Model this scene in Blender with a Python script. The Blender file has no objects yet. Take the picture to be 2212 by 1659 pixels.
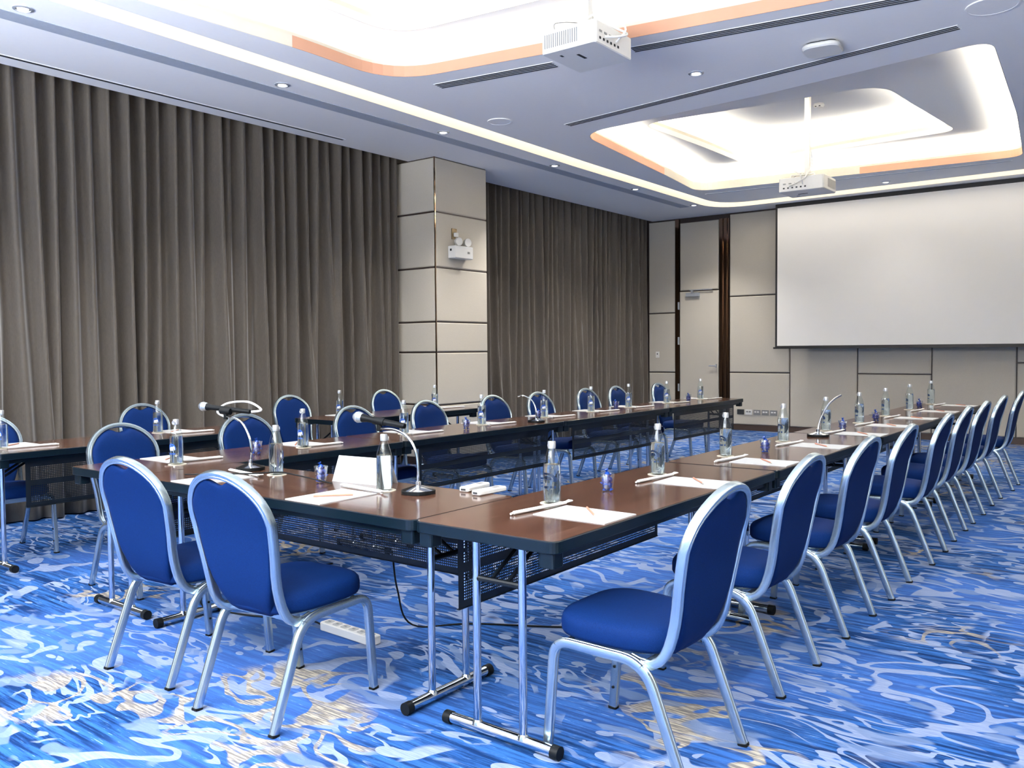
import bpy, bmesh, math, random
from mathutils import Vector, Matrix
random.seed(7)
PI = math.pi
sc = bpy.context.scene
COL = sc.collection

# ---------------------------------------------------------------- camera
CAM_H = 1.35
F_PX = 1856.42
yaw, pitch, roll = 0.652929, -0.0394253, -0.00817613
cam_d = bpy.data.cameras.new('camera')
cam_d.sensor_fit = 'HORIZONTAL'
cam_d.sensor_width = 36.0
cam_d.lens = 36.0 * F_PX / 2212.0
cam_d.clip_start = 0.05
cam = bpy.data.objects.new('camera', cam_d)
COL.objects.link(cam)
fw = Vector((-math.sin(yaw) * math.cos(pitch), math.cos(yaw) * math.cos(pitch), math.sin(pitch)))
rt = Vector((math.cos(yaw), math.sin(yaw), 0))
up = rt.cross(fw)
r2 = rt * math.cos(roll) + up * math.sin(roll)
u2 = -rt * math.sin(roll) + up * math.cos(roll)
M = Matrix((r2, u2, -fw)).transposed().to_4x4()
M.translation = Vector((0, 0, CAM_H))
cam.matrix_world = M
sc.camera = cam

# ---------------------------------------------------------------- exposure and light transport
vs = sc.view_settings
sc.display_settings.display_device = 'sRGB'
vs.view_transform = 'Standard'; vs.look = 'None'; vs.gamma = 1.0; vs.exposure = 1.42
vs.use_curve_mapping = False
cy = sc.cycles
cy.use_denoising = True
cy.max_bounces = 9; cy.diffuse_bounces = 4; cy.glossy_bounces = 3; cy.transmission_bounces = 6
cy.transparent_max_bounces = 12
cy.caustics_reflective = False; cy.caustics_refractive = False
cy.sample_clamp_indirect = 6.0
cy.blur_glossy = 0.5
cy.use_adaptive_sampling = True; cy.adaptive_threshold = 0.02

world = bpy.data.worlds.new('world'); sc.world = world; world.use_nodes = True
bgn = world.node_tree.nodes['Background']
bgn.inputs[0].default_value = (0.55, 0.72, 1.0, 1); bgn.inputs[1].default_value = 0.6

def light(name, kind, loc, power, color=(1, 1, 1), size=0.1, rot=(0, 0, 0), size_y=None, spot=None, blend=0.5, spread=None):
    d = bpy.data.lights.new(name, kind); d.energy = power; d.color = color
    if kind == 'AREA':
        d.shape = 'RECTANGLE' if size_y else 'DISK'; d.size = size
        if size_y: d.size_y = size_y
        if spread: d.spread = spread
    elif kind == 'SPOT':
        d.shadow_soft_size = size; d.spot_size = spot; d.spot_blend = blend
    o = bpy.data.objects.new(name, d); COL.objects.link(o); o.location = loc; o.rotation_euler = rot
    return o

ZC = 3.577                       # main ceiling height
XL, XR, YB, YF = -7.42, 1.35, 13.55, -3.2   # curtain-side wall, right wall, screen wall, wall behind the camera
# area light added behind the camera as daylight, tilted up to brighten the ceiling
light('daylight_upfill', 'AREA', (-2.2, YF + 0.12, 1.75), 1500, (0.90, 0.94, 1.0), 6.0, (PI / 2 + 1.36, 0, 0), size_y=2.7, spread=math.radians(150))
DOWN = [(-5.91, 2.57), (-5.91, 4.61), (-5.92, 6.62), (-5.94, 8.65), (-5.94, 10.63), (-3.08, 6.51), (-5.22, 0.6),
        (-0.25, 2.6), (-0.25, 4.61), (-0.25, 6.62), (-0.25, 8.65), (-0.25, 10.63), (-3.08, 12.37), (-5.9, 12.4), (-3.08, 0.4), (-0.3, 0.5)]
for i, (x, y) in enumerate(DOWN):
    light('downlight_beam', 'SPOT', (x, y, ZC - 0.03), 9 if (x, y) == (-3.08, 12.37) else 10 if y < 1 else 78 if x < -1 else 48, (1.0, 0.97, 0.93), 0.045, (0, 0, 0), spot=math.radians(110), blend=0.8)

# ---------------------------------------------------------------- material helpers
def new_mat(name):
    m = bpy.data.materials.new(name); m.use_nodes = True
    nt = m.node_tree; b = nt.nodes['Principled BSDF']
    return m, nt, b
def N(nt, t, **kw):
    n = nt.nodes.new(t)
    for k, v in kw.items(): setattr(n, k, v)
    return n
def math_n(nt, op, a, b=None, c=None, clamp=False):
    n = nt.nodes.new('ShaderNodeMath'); n.operation = op; n.use_clamp = clamp
    for i, v in enumerate((a, b, c)):
        if v is None: continue
        if isinstance(v, (int, float)): n.inputs[i].default_value = v
        else: nt.links.new(v, n.inputs[i])
    return n.outputs[0]
def mapr(nt, v, a, b, c=0.0, d=1.0):
    n = nt.nodes.new('ShaderNodeMapRange'); n.interpolation_type = 'SMOOTHSTEP'
    nt.links.new(v, n.inputs[0])
    for i, q in enumerate((a, b, c, d)): n.inputs[i + 1].default_value = q
    return n.outputs[0]
def mixc(nt, f, a, b):
    n = nt.nodes.new('ShaderNodeMix'); n.data_type = 'RGBA'
    for s, v in ((n.inputs[0], f), (n.inputs[6], a), (n.inputs[7], b)):
        if isinstance(v, (int, float)): s.default_value = v
        elif isinstance(v, tuple): s.default_value = (*v, 1) if len(v) == 3 else v
        else: nt.links.new(v, s)
    return n.outputs[2]
def coords(nt, kind='Object', scale=(1, 1, 1), rot=(0, 0, 0)):
    t = nt.nodes.new('ShaderNodeTexCoord'); m = nt.nodes.new('ShaderNodeMapping')
    nt.links.new(t.outputs[kind], m.inputs[0]); m.inputs[3].default_value = scale; m.inputs[2].default_value = rot
    return m.outputs[0]
def noise(nt, vec, scale, detail=2.0, rough=0.5, dist=0.0):
    n = nt.nodes.new('ShaderNodeTexNoise'); nt.links.new(vec, n.inputs['Vector'])
    n.inputs['Scale'].default_value = scale; n.inputs['Detail'].default_value = detail
    n.inputs['Roughness'].default_value = rough; n.inputs['Distortion'].default_value = dist
    return n.outputs['Fac']
def bump(nt, b, h, strength=0.2, dist=0.002):
    n = nt.nodes.new('ShaderNodeBump'); nt.links.new(h, n.inputs['Height'])
    n.inputs['Strength'].default_value = strength; n.inputs['Distance'].default_value = dist
    nt.links.new(n.outputs[0], b.inputs['Normal'])
def simple(name, col, rough=0.5, metal=0.0, vary=0.06, spec=0.5, nscale=30, coat=0.0, sheen=0.0, bmp=0.0):
    m, nt, b = new_mat(name)
    v = coords(nt)
    f = noise(nt, v, nscale, 3)
    c2 = tuple(max(0, c * (1 - vary * 2)) for c in col); c3 = tuple(min(1, c * (1 + vary)) for c in col)
    nt.links.new(mixc(nt, f, c2, c3), b.inputs['Base Color'])
    b.inputs['Roughness'].default_value = rough; b.inputs['Metallic'].default_value = metal
    b.inputs['Specular IOR Level'].default_value = spec
    b.inputs['Coat Weight'].default_value = coat
    if sheen: b.inputs['Sheen Weight'].default_value = sheen; b.inputs['Sheen Roughness'].default_value = 0.4
    if bmp: bump(nt, b, f, bmp, 0.001)
    return m
def emit(name, col, strength):
    m = bpy.data.materials.new(name); m.use_nodes = True; nt = m.node_tree
    nt.nodes.remove(nt.nodes['Principled BSDF'])
    e = nt.nodes.new('ShaderNodeEmission'); e.inputs[0].default_value = (*col, 1); e.inputs[1].default_value = strength
    nt.links.new(e.outputs[0], nt.nodes['Material Output'].inputs[0])
    return m

# ---------------------------------------------------------------- materials
def carpet_mat():
    m, nt, b = new_mat('carpet')
    P = coords(nt, 'Object')
    # woven streaks along X
    s1 = noise(nt, coords(nt, 'Object', (2.0, 36, 1)), 1.0, 6, 0.68)
    s2 = noise(nt, coords(nt, 'Object', (9.0, 120, 1)), 1.0, 3, 0.65)
    big = noise(nt, P, 0.75, 2, 0.5)
    base = mixc(nt, mapr(nt, s1, 0.40, 0.60), (0.0009, 0.020, 0.092), (0.024, 0.108, 0.335))
    base = mixc(nt, math_n(nt, 'MULTIPLY', mapr(nt, big, 0.42, 0.62), 0.55), base, (0.060, 0.155, 0.480))
    fl = math_n(nt, 'MULTIPLY', mapr(nt, s2, 0.60, 0.72), mapr(nt, s1, 0.40, 0.60))
    base = mixc(nt, math_n(nt, 'MULTIPLY', fl, 0.8), base, (0.32, 0.46, 0.80))
    # meandering light branches
    wv = nt.nodes.new('ShaderNodeTexNoise'); nt.links.new(P, wv.inputs[0]); wv.inputs['Scale'].default_value = 1.1; wv.inputs['Detail'].default_value = 2
    vm = nt.nodes.new('ShaderNodeVectorMath'); vm.operation = 'MULTIPLY_ADD'
    nt.links.new(wv.outputs['Color'], vm.inputs[0]); vm.inputs[1].default_value = (0.5, 0.5, 0); nt.links.new(P, vm.inputs[2])
    W = vm.outputs[0]
    def aniso(vec, sx, sy, rz=0):
        mp = nt.nodes.new('ShaderNodeMapping'); nt.links.new(vec, mp.inputs[0]); mp.inputs[3].default_value = (sx, sy, 1); mp.inputs[2].default_value = (0, 0, rz); return mp.outputs[0]
    def band(vec, sc_, w0, w1, c=0.5, det=1.2):
        n = noise(nt, vec, sc_, det, 0.45, 0.6)
        d = math_n(nt, 'ABSOLUTE', math_n(nt, 'SUBTRACT', n, c))
        return mapr(nt, d, w0, w1, 1.0, 0.0)
    m1 = noise(nt, P, 1.5, 1.5, 0.5)
    b1 = math_n(nt, 'MULTIPLY', band(aniso(W, 1.0, 1.8, 0.35), 2.7, 0.036, 0.042), mapr(nt, m1, 0.49, 0.51))
    b2 = math_n(nt, 'MULTIPLY', band(aniso(W, 1.1, 3.2, 0.15), 4.2, 0.040, 0.048, 0.46), mapr(nt, m1, 0.46, 0.44))
    vo = nt.nodes.new('ShaderNodeTexVoronoi'); vo.feature = 'F1'
    nt.links.new(aniso(W, 0.8, 1.6, 0.2), vo.inputs['Vector']); vo.inputs['Scale'].default_value = 7.5; vo.inputs['Randomness'].default_value = 1.0
    sep = nt.nodes.new('ShaderNodeSeparateColor'); nt.links.new(vo.outputs['Color'], sep.inputs[0])
    thr = math_n(nt, 'MULTIPLY', mapr(nt, sep.outputs[0], 0.25, 0.95), 0.42)
    sp = math_n(nt, 'MULTIPLY', math_n(nt, 'LESS_THAN', vo.outputs['Distance'], thr), mapr(nt, math_n(nt, 'ABSOLUTE', math_n(nt, 'SUBTRACT', m1, 0.485)), 0.05, 0.06, 1.0, 0.0))
    blob = math_n(nt, 'LESS_THAN', 0.685, noise(nt, aniso(W, 1, 1.3, 0.5), 3.2, 1.0, 0.4))
    light_f = math_n(nt, 'MAXIMUM', math_n(nt, 'MAXIMUM', b1, b2), math_n(nt, 'MAXIMUM', sp, blob))
    lcol = mixc(nt, mapr(nt, s2, 0.3, 0.7), (0.17, 0.225, 0.37), (0.25, 0.305, 0.45))
    col = mixc(nt, math_n(nt, 'MULTIPLY', light_f, 0.93), base, lcol)
    # gold veins
    gm = mapr(nt, noise(nt, P, 0.9, 1.5), 0.55, 0.62)
    g1 = math_n(nt, 'MULTIPLY', band(aniso(W, 1.0, 1.5, 1.0), 3.6, 0.030, 0.048, 0.53), gm)
    gs = mapr(nt, s2, 0.44, 0.60)
    gcol = mixc(nt, gs, (0.16, 0.145, 0.135), (0.44, 0.39, 0.29))
    col = mixc(nt, math_n(nt, 'MULTIPLY', g1, mapr(nt, s1, 0.30, 0.5, 0.45, 0.95)), col, gcol)
    gr = math_n(nt, 'MULTIPLY', mapr(nt, noise(nt, aniso(W, 1.5, 3.2, 0.2), 2.6, 1.5), 0.60, 0.64), 0.75)
    col = mixc(nt, gr, col, (0.13, 0.19, 0.33))
    nt.links.new(col, b.inputs['Base Color'])
    b.inputs['Roughness'].default_value = 0.95; b.inputs['Specular IOR Level'].default_value = 0.15
    pile = noise(nt, P, 420, 2)
    bump(nt, b, pile, 0.5, 0.004)
    return m
def wood_mat():
    m, nt, b = new_mat('walnut_laminate')
    g = noise(nt, coords(nt, 'Object', (1.6, 34, 10)), 1.0, 5, 0.6, 0.3)
    g2 = noise(nt, coords(nt, 'Object', (5, 190, 10)), 1.0, 3, 0.6)
    c = mixc(nt, mapr(nt, g, 0.3, 0.7), (0.050, 0.019, 0.011), (0.100, 0.044, 0.027))
    c = mixc(nt, math_n(nt, 'MULTIPLY', mapr(nt, g2, 0.5, 0.7), 0.35), c, (0.19, 0.105, 0.070))
    nt.links.new(c, b.inputs['Base Color'])
    b.inputs['Roughness'].default_value = 0.15; b.inputs['Specular IOR Level'].default_value = 0.5
    b.inputs['Coat Weight'].default_value = 0.08; b.inputs['Coat Roughness'].default_value = 0.06
    bump(nt, b, g2, 0.05, 0.0005)
    return m
def fabric_mat(name, ca, cb, scale=380, rough=0.9, sheen=0.3, bs=0.25, streak=None, spec=0.25):
    m, nt, b = new_mat(name)
    v = coords(nt)
    f = noise(nt, v, scale, 2)
    if streak:
        f = noise(nt, coords(nt, 'Object', streak), 1.0, 3, 0.6)
    nt.links.new(mixc(nt, mapr(nt, f, 0.3, 0.7), ca, cb), b.inputs['Base Color'])
    b.inputs['Roughness'].default_value = rough; b.inputs['Specular IOR Level'].default_value = spec
    b.inputs['Sheen Weight'].default_value = sheen; b.inputs['Sheen Roughness'].default_value = 0.45
    bump(nt, b, f, bs, 0.0008)
    return m
def perf_mat():
    m, nt, b = new_mat('perforated_steel')
    nt.links.new(mixc(nt, noise(nt, coords(nt), 20, 2), (0.002, 0.004, 0.007), (0.004, 0.008, 0.013)), b.inputs['Base Color'])
    b.inputs['Roughness'].default_value = 0.38; b.inputs['Metallic'].default_value = 0.2
    tc = nt.nodes.new('ShaderNodeTexCoord'); sx = nt.nodes.new('ShaderNodeSeparateXYZ'); nt.links.new(tc.outputs['Object'], sx.inputs[0])
    p = 0.0108
    fx = math_n(nt, 'ABSOLUTE', math_n(nt, 'SUBTRACT', math_n(nt, 'FRACT', math_n(nt, 'DIVIDE', sx.outputs[0], p)), 0.5))
    fz = math_n(nt, 'ABSOLUTE', math_n(nt, 'SUBTRACT', math_n(nt, 'FRACT', math_n(nt, 'DIVIDE', sx.outputs[2], p)), 0.5))
    hole = math_n(nt, 'LESS_THAN', math_n(nt, 'ADD', math_n(nt, 'POWER', fx, 3.0), math_n(nt, 'POWER', fz, 3.0)), 0.0205)
    def inside(v, a, c_): return math_n(nt, 'MULTIPLY', math_n(nt, 'GREATER_THAN', v, a), math_n(nt, 'LESS_THAN', v, c_))
    zone = math_n(nt, 'MAXIMUM', inside(sx.outputs[2], 0.4212, 0.5292), inside(sx.outputs[2], 0.5616, 0.648))
    ax = math_n(nt, 'ABSOLUTE', sx.outputs[0])
    zone = math_n(nt, 'MULTIPLY', zone, math_n(nt, 'LESS_THAN', ax, 0.7452))
    hole = math_n(nt, 'MULTIPLY', hole, zone)
    tr = nt.nodes.new('ShaderNodeBsdfTransparent'); mx = nt.nodes.new('ShaderNodeMixShader')
    nt.links.new(hole, mx.inputs[0]); nt.links.new(b.outputs[0], mx.inputs[1]); nt.links.new(tr.outputs[0], mx.inputs[2])
    nt.links.new(mx.outputs[0], nt.nodes['Material Output'].inputs[0])
    return m
def clear_glass(name, tint=(0.93, 0.97, 0.97), gloss=0.05):
    m = bpy.data.materials.new(name); m.use_nodes = True; nt = m.node_tree
    nt.nodes.remove(nt.nodes['Principled BSDF'])
    lw = nt.nodes.new('ShaderNodeLayerWeight'); lw.inputs[0].default_value = 0.32
    f = mapr(nt, lw.outputs['Facing'], 0.25, 1.0, gloss, 0.75)
    wob = noise(nt, coords(nt), 60, 1)
    t = nt.nodes.new('ShaderNodeBsdfTransparent')
    nt.links.new(mixc(nt, wob, tint, tuple(min(1, c * 1.02) for c in tint)), t.inputs[0])
    g = nt.nodes.new('ShaderNodeBsdfGlossy'); g.inputs['Roughness'].default_value = 0.04; g.inputs[0].default_value = (0.95, 0.98, 1, 1)
    mx = nt.nodes.new('ShaderNodeMixShader'); nt.links.new(f, mx.inputs[0]); nt.links.new(t.outputs[0], mx.inputs[1]); nt.links.new(g.outputs[0], mx.inputs[2])
    nt.links.new(mx.outputs[0], nt.nodes['Material Output'].inputs[0])
    return m
def water_mat():
    m, nt, b = new_mat('water')
    nt.links.new(mixc(nt, noise(nt, coords(nt), 8, 1), (0.93, 0.98, 1.0), (0.97, 1, 1)), b.inputs['Base Color'])
    b.inputs['Roughness'].default_value = 0.0; b.inputs['IOR'].default_value = 1.333
    b.inputs['Transmission Weight'].default_value = 1.0
    return m

MT = dict(
    carpet=carpet_mat(), wood=wood_mat(),
    edge=simple('dark_navy_edge', (0.002, 0.007, 0.012), 0.3, vary=0.1, spec=0.3),
    blackm=simple('black_steel', (0.003, 0.005, 0.008), 0.4, 0.1, spec=0.3),
    perf=perf_mat(),
    chrome=simple('chrome', (0.62, 0.66, 0.70), 0.10, 1.0, vary=0.03),
    alu=simple('satin_aluminium', (0.46, 0.56, 0.62), 0.27, 0.95, vary=0.03, nscale=80),
    rubber=simple('black_rubber', (0.005, 0.006, 0.007), 0.5, spec=0.15),
    blue=fabric_mat('blue_upholstery', (0.0001, 0.0115, 0.070), (0.0002, 0.0165, 0.095), 420, 0.8, 0.0, 0.18, spec=0.12),
    curtain=fabric_mat('taupe_curtain', (0.070, 0.058, 0.046), (0.090, 0.075, 0.060), 300, 0.55, 0.5, 0.15, (260, 260, 30)),
    panel=fabric_mat('beige_wall_fabric', (0.450, 0.412, 0.345), (0.505, 0.462, 0.392), 300, 0.75, 0.15, 0.25, (220, 220, 420)),
    groove=simple('dark_groove', (0.035, 0.022, 0.018), 0.5),
    bronze=simple('bronze_mirror_trim', (0.30, 0.20, 0.14), 0.09, 1.0, vary=0.04, nscale=4),
    basewood=simple('brown_skirting', (0.060, 0.036, 0.025), 0.35),
    ceil=simple('ceiling_paint', (0.92, 0.905, 0.88), 0.9, vary=0.01, spec=0.2),
    white=simple('cove_white', (0.84, 0.83, 0.80), 0.9, vary=0.01, spec=0.2),
    cream=simple('cream_lip', (0.66, 0.60, 0.50), 0.8, vary=0.02),
    peach=simple('peach_wood_lip', (0.58, 0.30, 0.19), 0.6, vary=0.04, nscale=6),
    trackg=simple('grey_track', (0.42, 0.46, 0.52), 0.6),
    slotm=simple('slot_dark', (0.012, 0.014, 0.018), 0.7),
    whitep=simple('white_plastic', (0.70, 0.69, 0.66), 0.4, vary=0.02),
    greyp=simple('grey_plastic', (0.20, 0.20, 0.20), 0.4),
    paper=simple('white_paper', (0.42, 0.425, 0.425), 0.8, vary=0.02, nscale=12),
    coaster=simple('coaster_card', (0.66, 0.60, 0.48), 0.8),
    pencil=simple('pencil_wood', (0.50, 0.20, 0.13), 0.5),
    straw=simple('straw_paper', (0.76, 0.76, 0.75), 0.6, vary=0.02),
    screen=simple('projection_fabric', (0.86, 0.83, 0.78), 0.85, vary=0.01, nscale=2),
    screenb=simple('screen_black', (0.008, 0.007, 0.008), 0.5),
    glass=clear_glass('bottle_glass'), water=water_mat(),
    tumbler=clear_glass('tumbler_glass', (0.92, 0.95, 0.98), 0.16),
    bluei=simple('label_blue_ink', (0.015, 0.09, 0.42), 0.4),
    whitei=simple('label_white_ink', (0.80, 0.84, 0.90), 0.4),
    cap=simple('bottle_cap_metal', (0.72, 0.74, 0.76), 0.28, 0.7),
    candy=simple('blue_candy_wrapper', (0.004, 0.055, 0.36), 0.25, 0.0, vary=0.3, nscale=90),
    grille=simple('microphone_grille', (0.50, 0.55, 0.58), 0.35, 0.8, vary=0.25, nscale=900),
    socketb=simple('brown_socket_plate', (0.16, 0.11, 0.05), 0.35, 0.4),
    glow=emit('cove_led', (1.0, 0.93, 0.80), 46.0),
    glow_soft=emit('cove_led_dimmed', (1.0, 0.93, 0.80), 5.5),
    stripglow=emit('linear_light_diffuser', (1.0, 0.93, 0.80), 1.5),
    lamp=emit('downlight_lens', (1.0, 0.98, 0.95), 0.9),
    pane=clear_glass('window_glass', (0.95, 0.98, 1.0), 0.04),
    silver=simple('downlight_ring', (0.70, 0.74, 0.80), 0.25, 0.6),
)

# ---------------------------------------------------------------- mesh builder
class MB:
    def __init__(s): s.v = []; s.f = []; s.m = []; s.mats = []; s.sm = []
    def mi(s, mat):
        if mat not in s.mats: s.mats.append(mat)
        return s.mats.index(mat)
    def add(s, verts, faces, mat, smooth=False, T=None):
        o = len(s.v); k = s.mi(mat)
        s.v += [tuple(T @ Vector(p)) if T else tuple(p) for p in verts]
        for f in faces: s.f.append([o + i for i in f]); s.m.append(k); s.sm.append(smooth)
        return s
    def box(s, a, b, mat, T=None):
        x0, y0, z0 = a; x1, y1, z1 = b
        v = [(x0, y0, z0), (x1, y0, z0), (x1, y1, z0), (x0, y1, z0), (x0, y0, z1), (x1, y0, z1), (x1, y1, z1), (x0, y1, z1)]
        return s.add(v, [(3, 2, 1, 0), (4, 5, 6, 7), (0, 1, 5, 4), (1, 2, 6, 5), (2, 3, 7, 6), (3, 0, 4, 7)], mat, T=T)
    def prism(s, poly, z0, z1, mat, bev=0.0, top_mat=None, T=None):
        """vertical prism of an outline (ccw), with a small chamfer at the top and bottom"""
        n = len(poly); rings = []
        cx = sum(p[0] for p in poly) / n; cyy = sum(p[1] for p in poly) / n
        def ins(d):
            out = []
            for i in range(n):
                a, b, c = Vector(poly[i - 1][:2]), Vector(poly[i][:2]), Vector(poly[(i + 1) % n][:2])
                n1 = (b - a).normalized(); n2 = (c - b).normalized()
                q = Vector((-(n1.y + n2.y), n1.x + n2.x))
                q = q.normalized() if q.length > 1e-6 else Vector((0, 0))
                out.append((b + q * d)[:])
            return out
        if bev: rings = [(ins(bev), z0), (ins(0), z0 + bev), (ins(0), z1 - bev), (ins(bev), z1)]
        else: rings = [(ins(0), z0), (ins(0), z1)]
        v = [(x, y, z) for r, z in rings for x, y in r]
        f = []
        for k in range(len(rings) - 1):
            for i in range(n):
                j = (i + 1) % n; f.append((k * n + i, k * n + j, (k + 1) * n + j, (k + 1) * n + i))
        s.add(v, f, mat, T=T)
        s.add([(x, y, z0) for x, y in rings[0][0]], [tuple(reversed(range(n)))], mat, T=T)
        s.add([(x, y, z1) for x, y in rings[-1][0]], [tuple(range(n))], top_mat or mat, T=T)
        return s
    def lathe(s, prof, mat, seg=20, T=None, smooth=True, cap=True):
        v = []; f = []
        for r, z in prof:
            for i in range(seg): a = 2 * PI * i / seg; v.append((r * math.cos(a), r * math.sin(a), z))
        for k in range(len(prof) - 1):
            for i in range(seg):
                j = (i + 1) % seg; f.append((k * seg + i, k * seg + j, (k + 1) * seg + j, (k + 1) * seg + i))
        if cap:
            f.append(tuple(reversed(range(seg)))); f.append(tuple((len(prof) - 1) * seg + i for i in range(seg)))
        return s.add(v, f, mat, smooth, T)
    def sweep(s, path, sect, mat, nrm, smooth=True, closed=False, cap=True, T=None):
        """sweep a closed 2-D section (u along nrm, w along tangent x nrm) along a 3-D path"""
        P = [Vector(p) for p in path]; n = len(P); m = len(sect); v = []; f = []
        for i in range(n):
            a = P[i - 1] if (i or closed) else P[i]; b = P[(i + 1) % n] if (i < n - 1 or closed) else P[i]
            t = (b - a).normalized(); nn = Vector(nrm[i] if isinstance(nrm, list) else nrm)
            nn = (nn - t * nn.dot(t)).normalized(); w = t.cross(nn)
            for (x, y) in sect: v.append(P[i] + nn * x + w * y)
        for i in range(n if closed else n - 1):
            for k in range(m):
                l = (k + 1) % m; i2 = (i + 1) % n
                f.append((i * m + k, i2 * m + k, i2 * m + l, i * m + l))
        if cap and not closed: f.append(tuple(range(m))); f.append(tuple((n - 1) * m + k for k in reversed(range(m))))
        return s.add(v, f, mat, smooth, T)
    def tube(s, path, r, mat, seg=10, closed=False, T=None):
        P = [Vector(p) for p in path]
        # parallel transport frame
        nr = []; t0 = (P[1] - P[0]).normalized(); ref = Vector((0, 0, 1)) if abs(t0.z) < 0.9 else Vector((1, 0, 0))
        nn = (ref - t0 * ref.dot(t0)).normalized()
        for i in range(len(P)):
            a = P[max(i - 1, 0)]; b = P[min(i + 1, len(P) - 1)]; t = (b - a).normalized()
            nn = (nn - t * nn.dot(t)).normalized(); nr.append(nn.copy())
        sect = [(r * math.cos(2 * PI * k / seg), r * math.sin(2 * PI * k / seg)) for k in range(seg)]
        return s.sweep(P, sect, mat, nr, True, closed, T=T)
    def build(s, name, parent=None, loc=None, sharp=35):
        me = bpy.data.meshes.new(name); me.from_pydata(s.v, [], s.f)
        for mt in s.mats: me.materials.append(mt)
        me.polygons.foreach_set('material_index', s.m); me.polygons.foreach_set('use_smooth', s.sm)
        me.validate(); bm = bmesh.new(); bm.from_mesh(me)
        bmesh.ops.remove_doubles(bm, verts=bm.verts, dist=1e-6); bmesh.ops.recalc_face_normals(bm, faces=bm.faces)
        bm.to_mesh(me); bm.free()
        if any(s.sm): me.set_sharp_from_angle(angle=math.radians(sharp))
        o = bpy.data.objects.new(name, me); COL.objects.link(o)
        if parent: o.parent = parent
        if loc: o.location = loc
        return o

def smooth_path(pts, n=6, closed=False):
    P = [Vector(p) for p in pts]; out = []; L = len(P)
    for i in range(L if closed else L - 1):
        p0 = P[i - 1] if (closed or i > 0) else P[0]; p1 = P[i]; p2 = P[(i + 1) % L]
        p3 = P[(i + 2) % L] if (closed or i + 2 < L) else P[-1]
        for k in range(n):
            t = k / n
            out.append(0.5 * ((2 * p1) + (-p0 + p2) * t + (2 * p0 - 5 * p1 + 4 * p2 - p3) * t * t + (-p0 + 3 * p1 - 3 * p2 + p3) * t ** 3))
    if not closed: out.append(P[-1])
    return out
def fillet(pts, radii, n=6):
    """round the corners of an open polyline"""
    P = [Vector(p) for p in pts]; out = [P[0]]
    for i in range(1, len(P) - 1):
        a = (P[i - 1] - P[i]).normalized(); b = (P[i + 1] - P[i]).normalized(); r = radii[i - 1]
        for k in range(n + 1):
            t = k / n; out.append((P[i] + a * r) * (1 - t) ** 2 + P[i] * 2 * t * (1 - t) + (P[i] + b * r) * t * t)
    out.append(P[-1]); return out
def rrect(w, d, r, n=5, cx=0, cyy=0):
    out = []
    for sx, sy, a0 in ((1, 1, 0), (-1, 1, PI / 2), (-1, -1, PI), (1, -1, 3 * PI / 2)):
        for k in range(n + 1):
            a = a0 + PI / 2 * k / n
            out.append((cx + sx * (w / 2 - r) + r * math.cos(a), cyy + sy * (d / 2 - r) + r * math.sin(a)))
    return out
def tag(o, label=None, cat=None, group=None, kind=None):
    if label: o['label'] = label
    if cat: o['category'] = cat
    if group: o['group'] = group
    if kind: o['kind'] = kind
    return o
def empty(name, loc=(0, 0, 0), rz=0.0):
    o = bpy.data.objects.new(name, None); COL.objects.link(o); o.empty_display_size = 0.1
    o.location = loc; o.rotation_euler = (0, 0, rz); return o
def copy_tree(o, parent=None):
    c = o.copy(); COL.objects.link(c)
    if parent: c.parent = parent
    for ch in [q for q in o.children]: copy_tree(ch, c)
    return c
class Kind:
    """first call hands out the original, later calls copies with all their parts"""
    def __init__(s, make): s.make = make; s.first = None; s.used = False
    def place(s, loc, rz, label, cat, group=None, scale=None):
        if s.first is None: s.first = s.make(); o = s.first
        else: o = copy_tree(s.first)
        for k in ('label', 'category', 'group'):
            if k in o: del o[k]
        o.location = loc; o.rotation_euler = (0, 0, rz)
        return tag(o, label, cat, group)
ORD = ['first', 'second', 'third', 'fourth', 'fifth', 'sixth', 'seventh', 'eighth', 'ninth', 'tenth']

# ================================================================ THE ROOM
fl = MB(); fl.add([(XL, YF, 0), (XR, YF, 0), (XR, YB + 0.1, 0), (XL, YB + 0.1, 0)], [(0, 1, 2, 3)], MT['carpet'])
fl.box((XL, YF, -0.08), (XR, YB + 0.1, -0.004), MT['groove'])
tag(fl.build('floor'), kind='structure')

# ceiling slabs made from outlines with openings
def slab(name, outer, holes, z0, z1, mat, parent=None):
    cu = bpy.data.curves.new(name, 'CURVE'); cu.dimensions = '2D'; cu.fill_mode = 'BOTH'; cu.extrude = (z1 - z0) / 2
    for pts in [outer] + holes:
        sp = cu.splines.new('POLY'); sp.points.add(len(pts) - 1); sp.use_cyclic_u = True
        for i, p in enumerate(pts): sp.points[i].co = (p[0], p[1], 0, 1)
    t = bpy.data.objects.new(name + '_outline', cu); COL.objects.link(t)
    bpy.context.view_layer.update()
    me = bpy.data.meshes.new_from_object(t.evaluated_get(bpy.context.evaluated_depsgraph_get()))
    bpy.data.objects.remove(t); bpy.data.curves.remove(cu)
    me.name = name; me.materials.clear(); me.materials.append(mat)
    for p in me.polygons: p.material_index = 0; p.use_smooth = False
    o = bpy.data.objects.new(name, me); COL.objects.link(o); o.location = (0, 0, (z0 + z1) / 2)
    if parent: o.parent = parent
    return o
def rpoly(pts, rad, n=8):
    out = []
    L = len(pts)
    for i in range(L):
        p = Vector(pts[i]); a = (Vector(pts[i - 1]) - p); b = (Vector(pts[(i + 1) % L]) - p)
        r = rad[i] if isinstance(rad, (list, tuple)) else rad
        a = a.normalized() * r; b = b.normalized() * r
        for k in range(n + 1):
            t = k / n; out.append(((p + a) * (1 - t) ** 2 + p * 2 * t * (1 - t) + (p + b) * t * t)[:])
    return out
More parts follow.
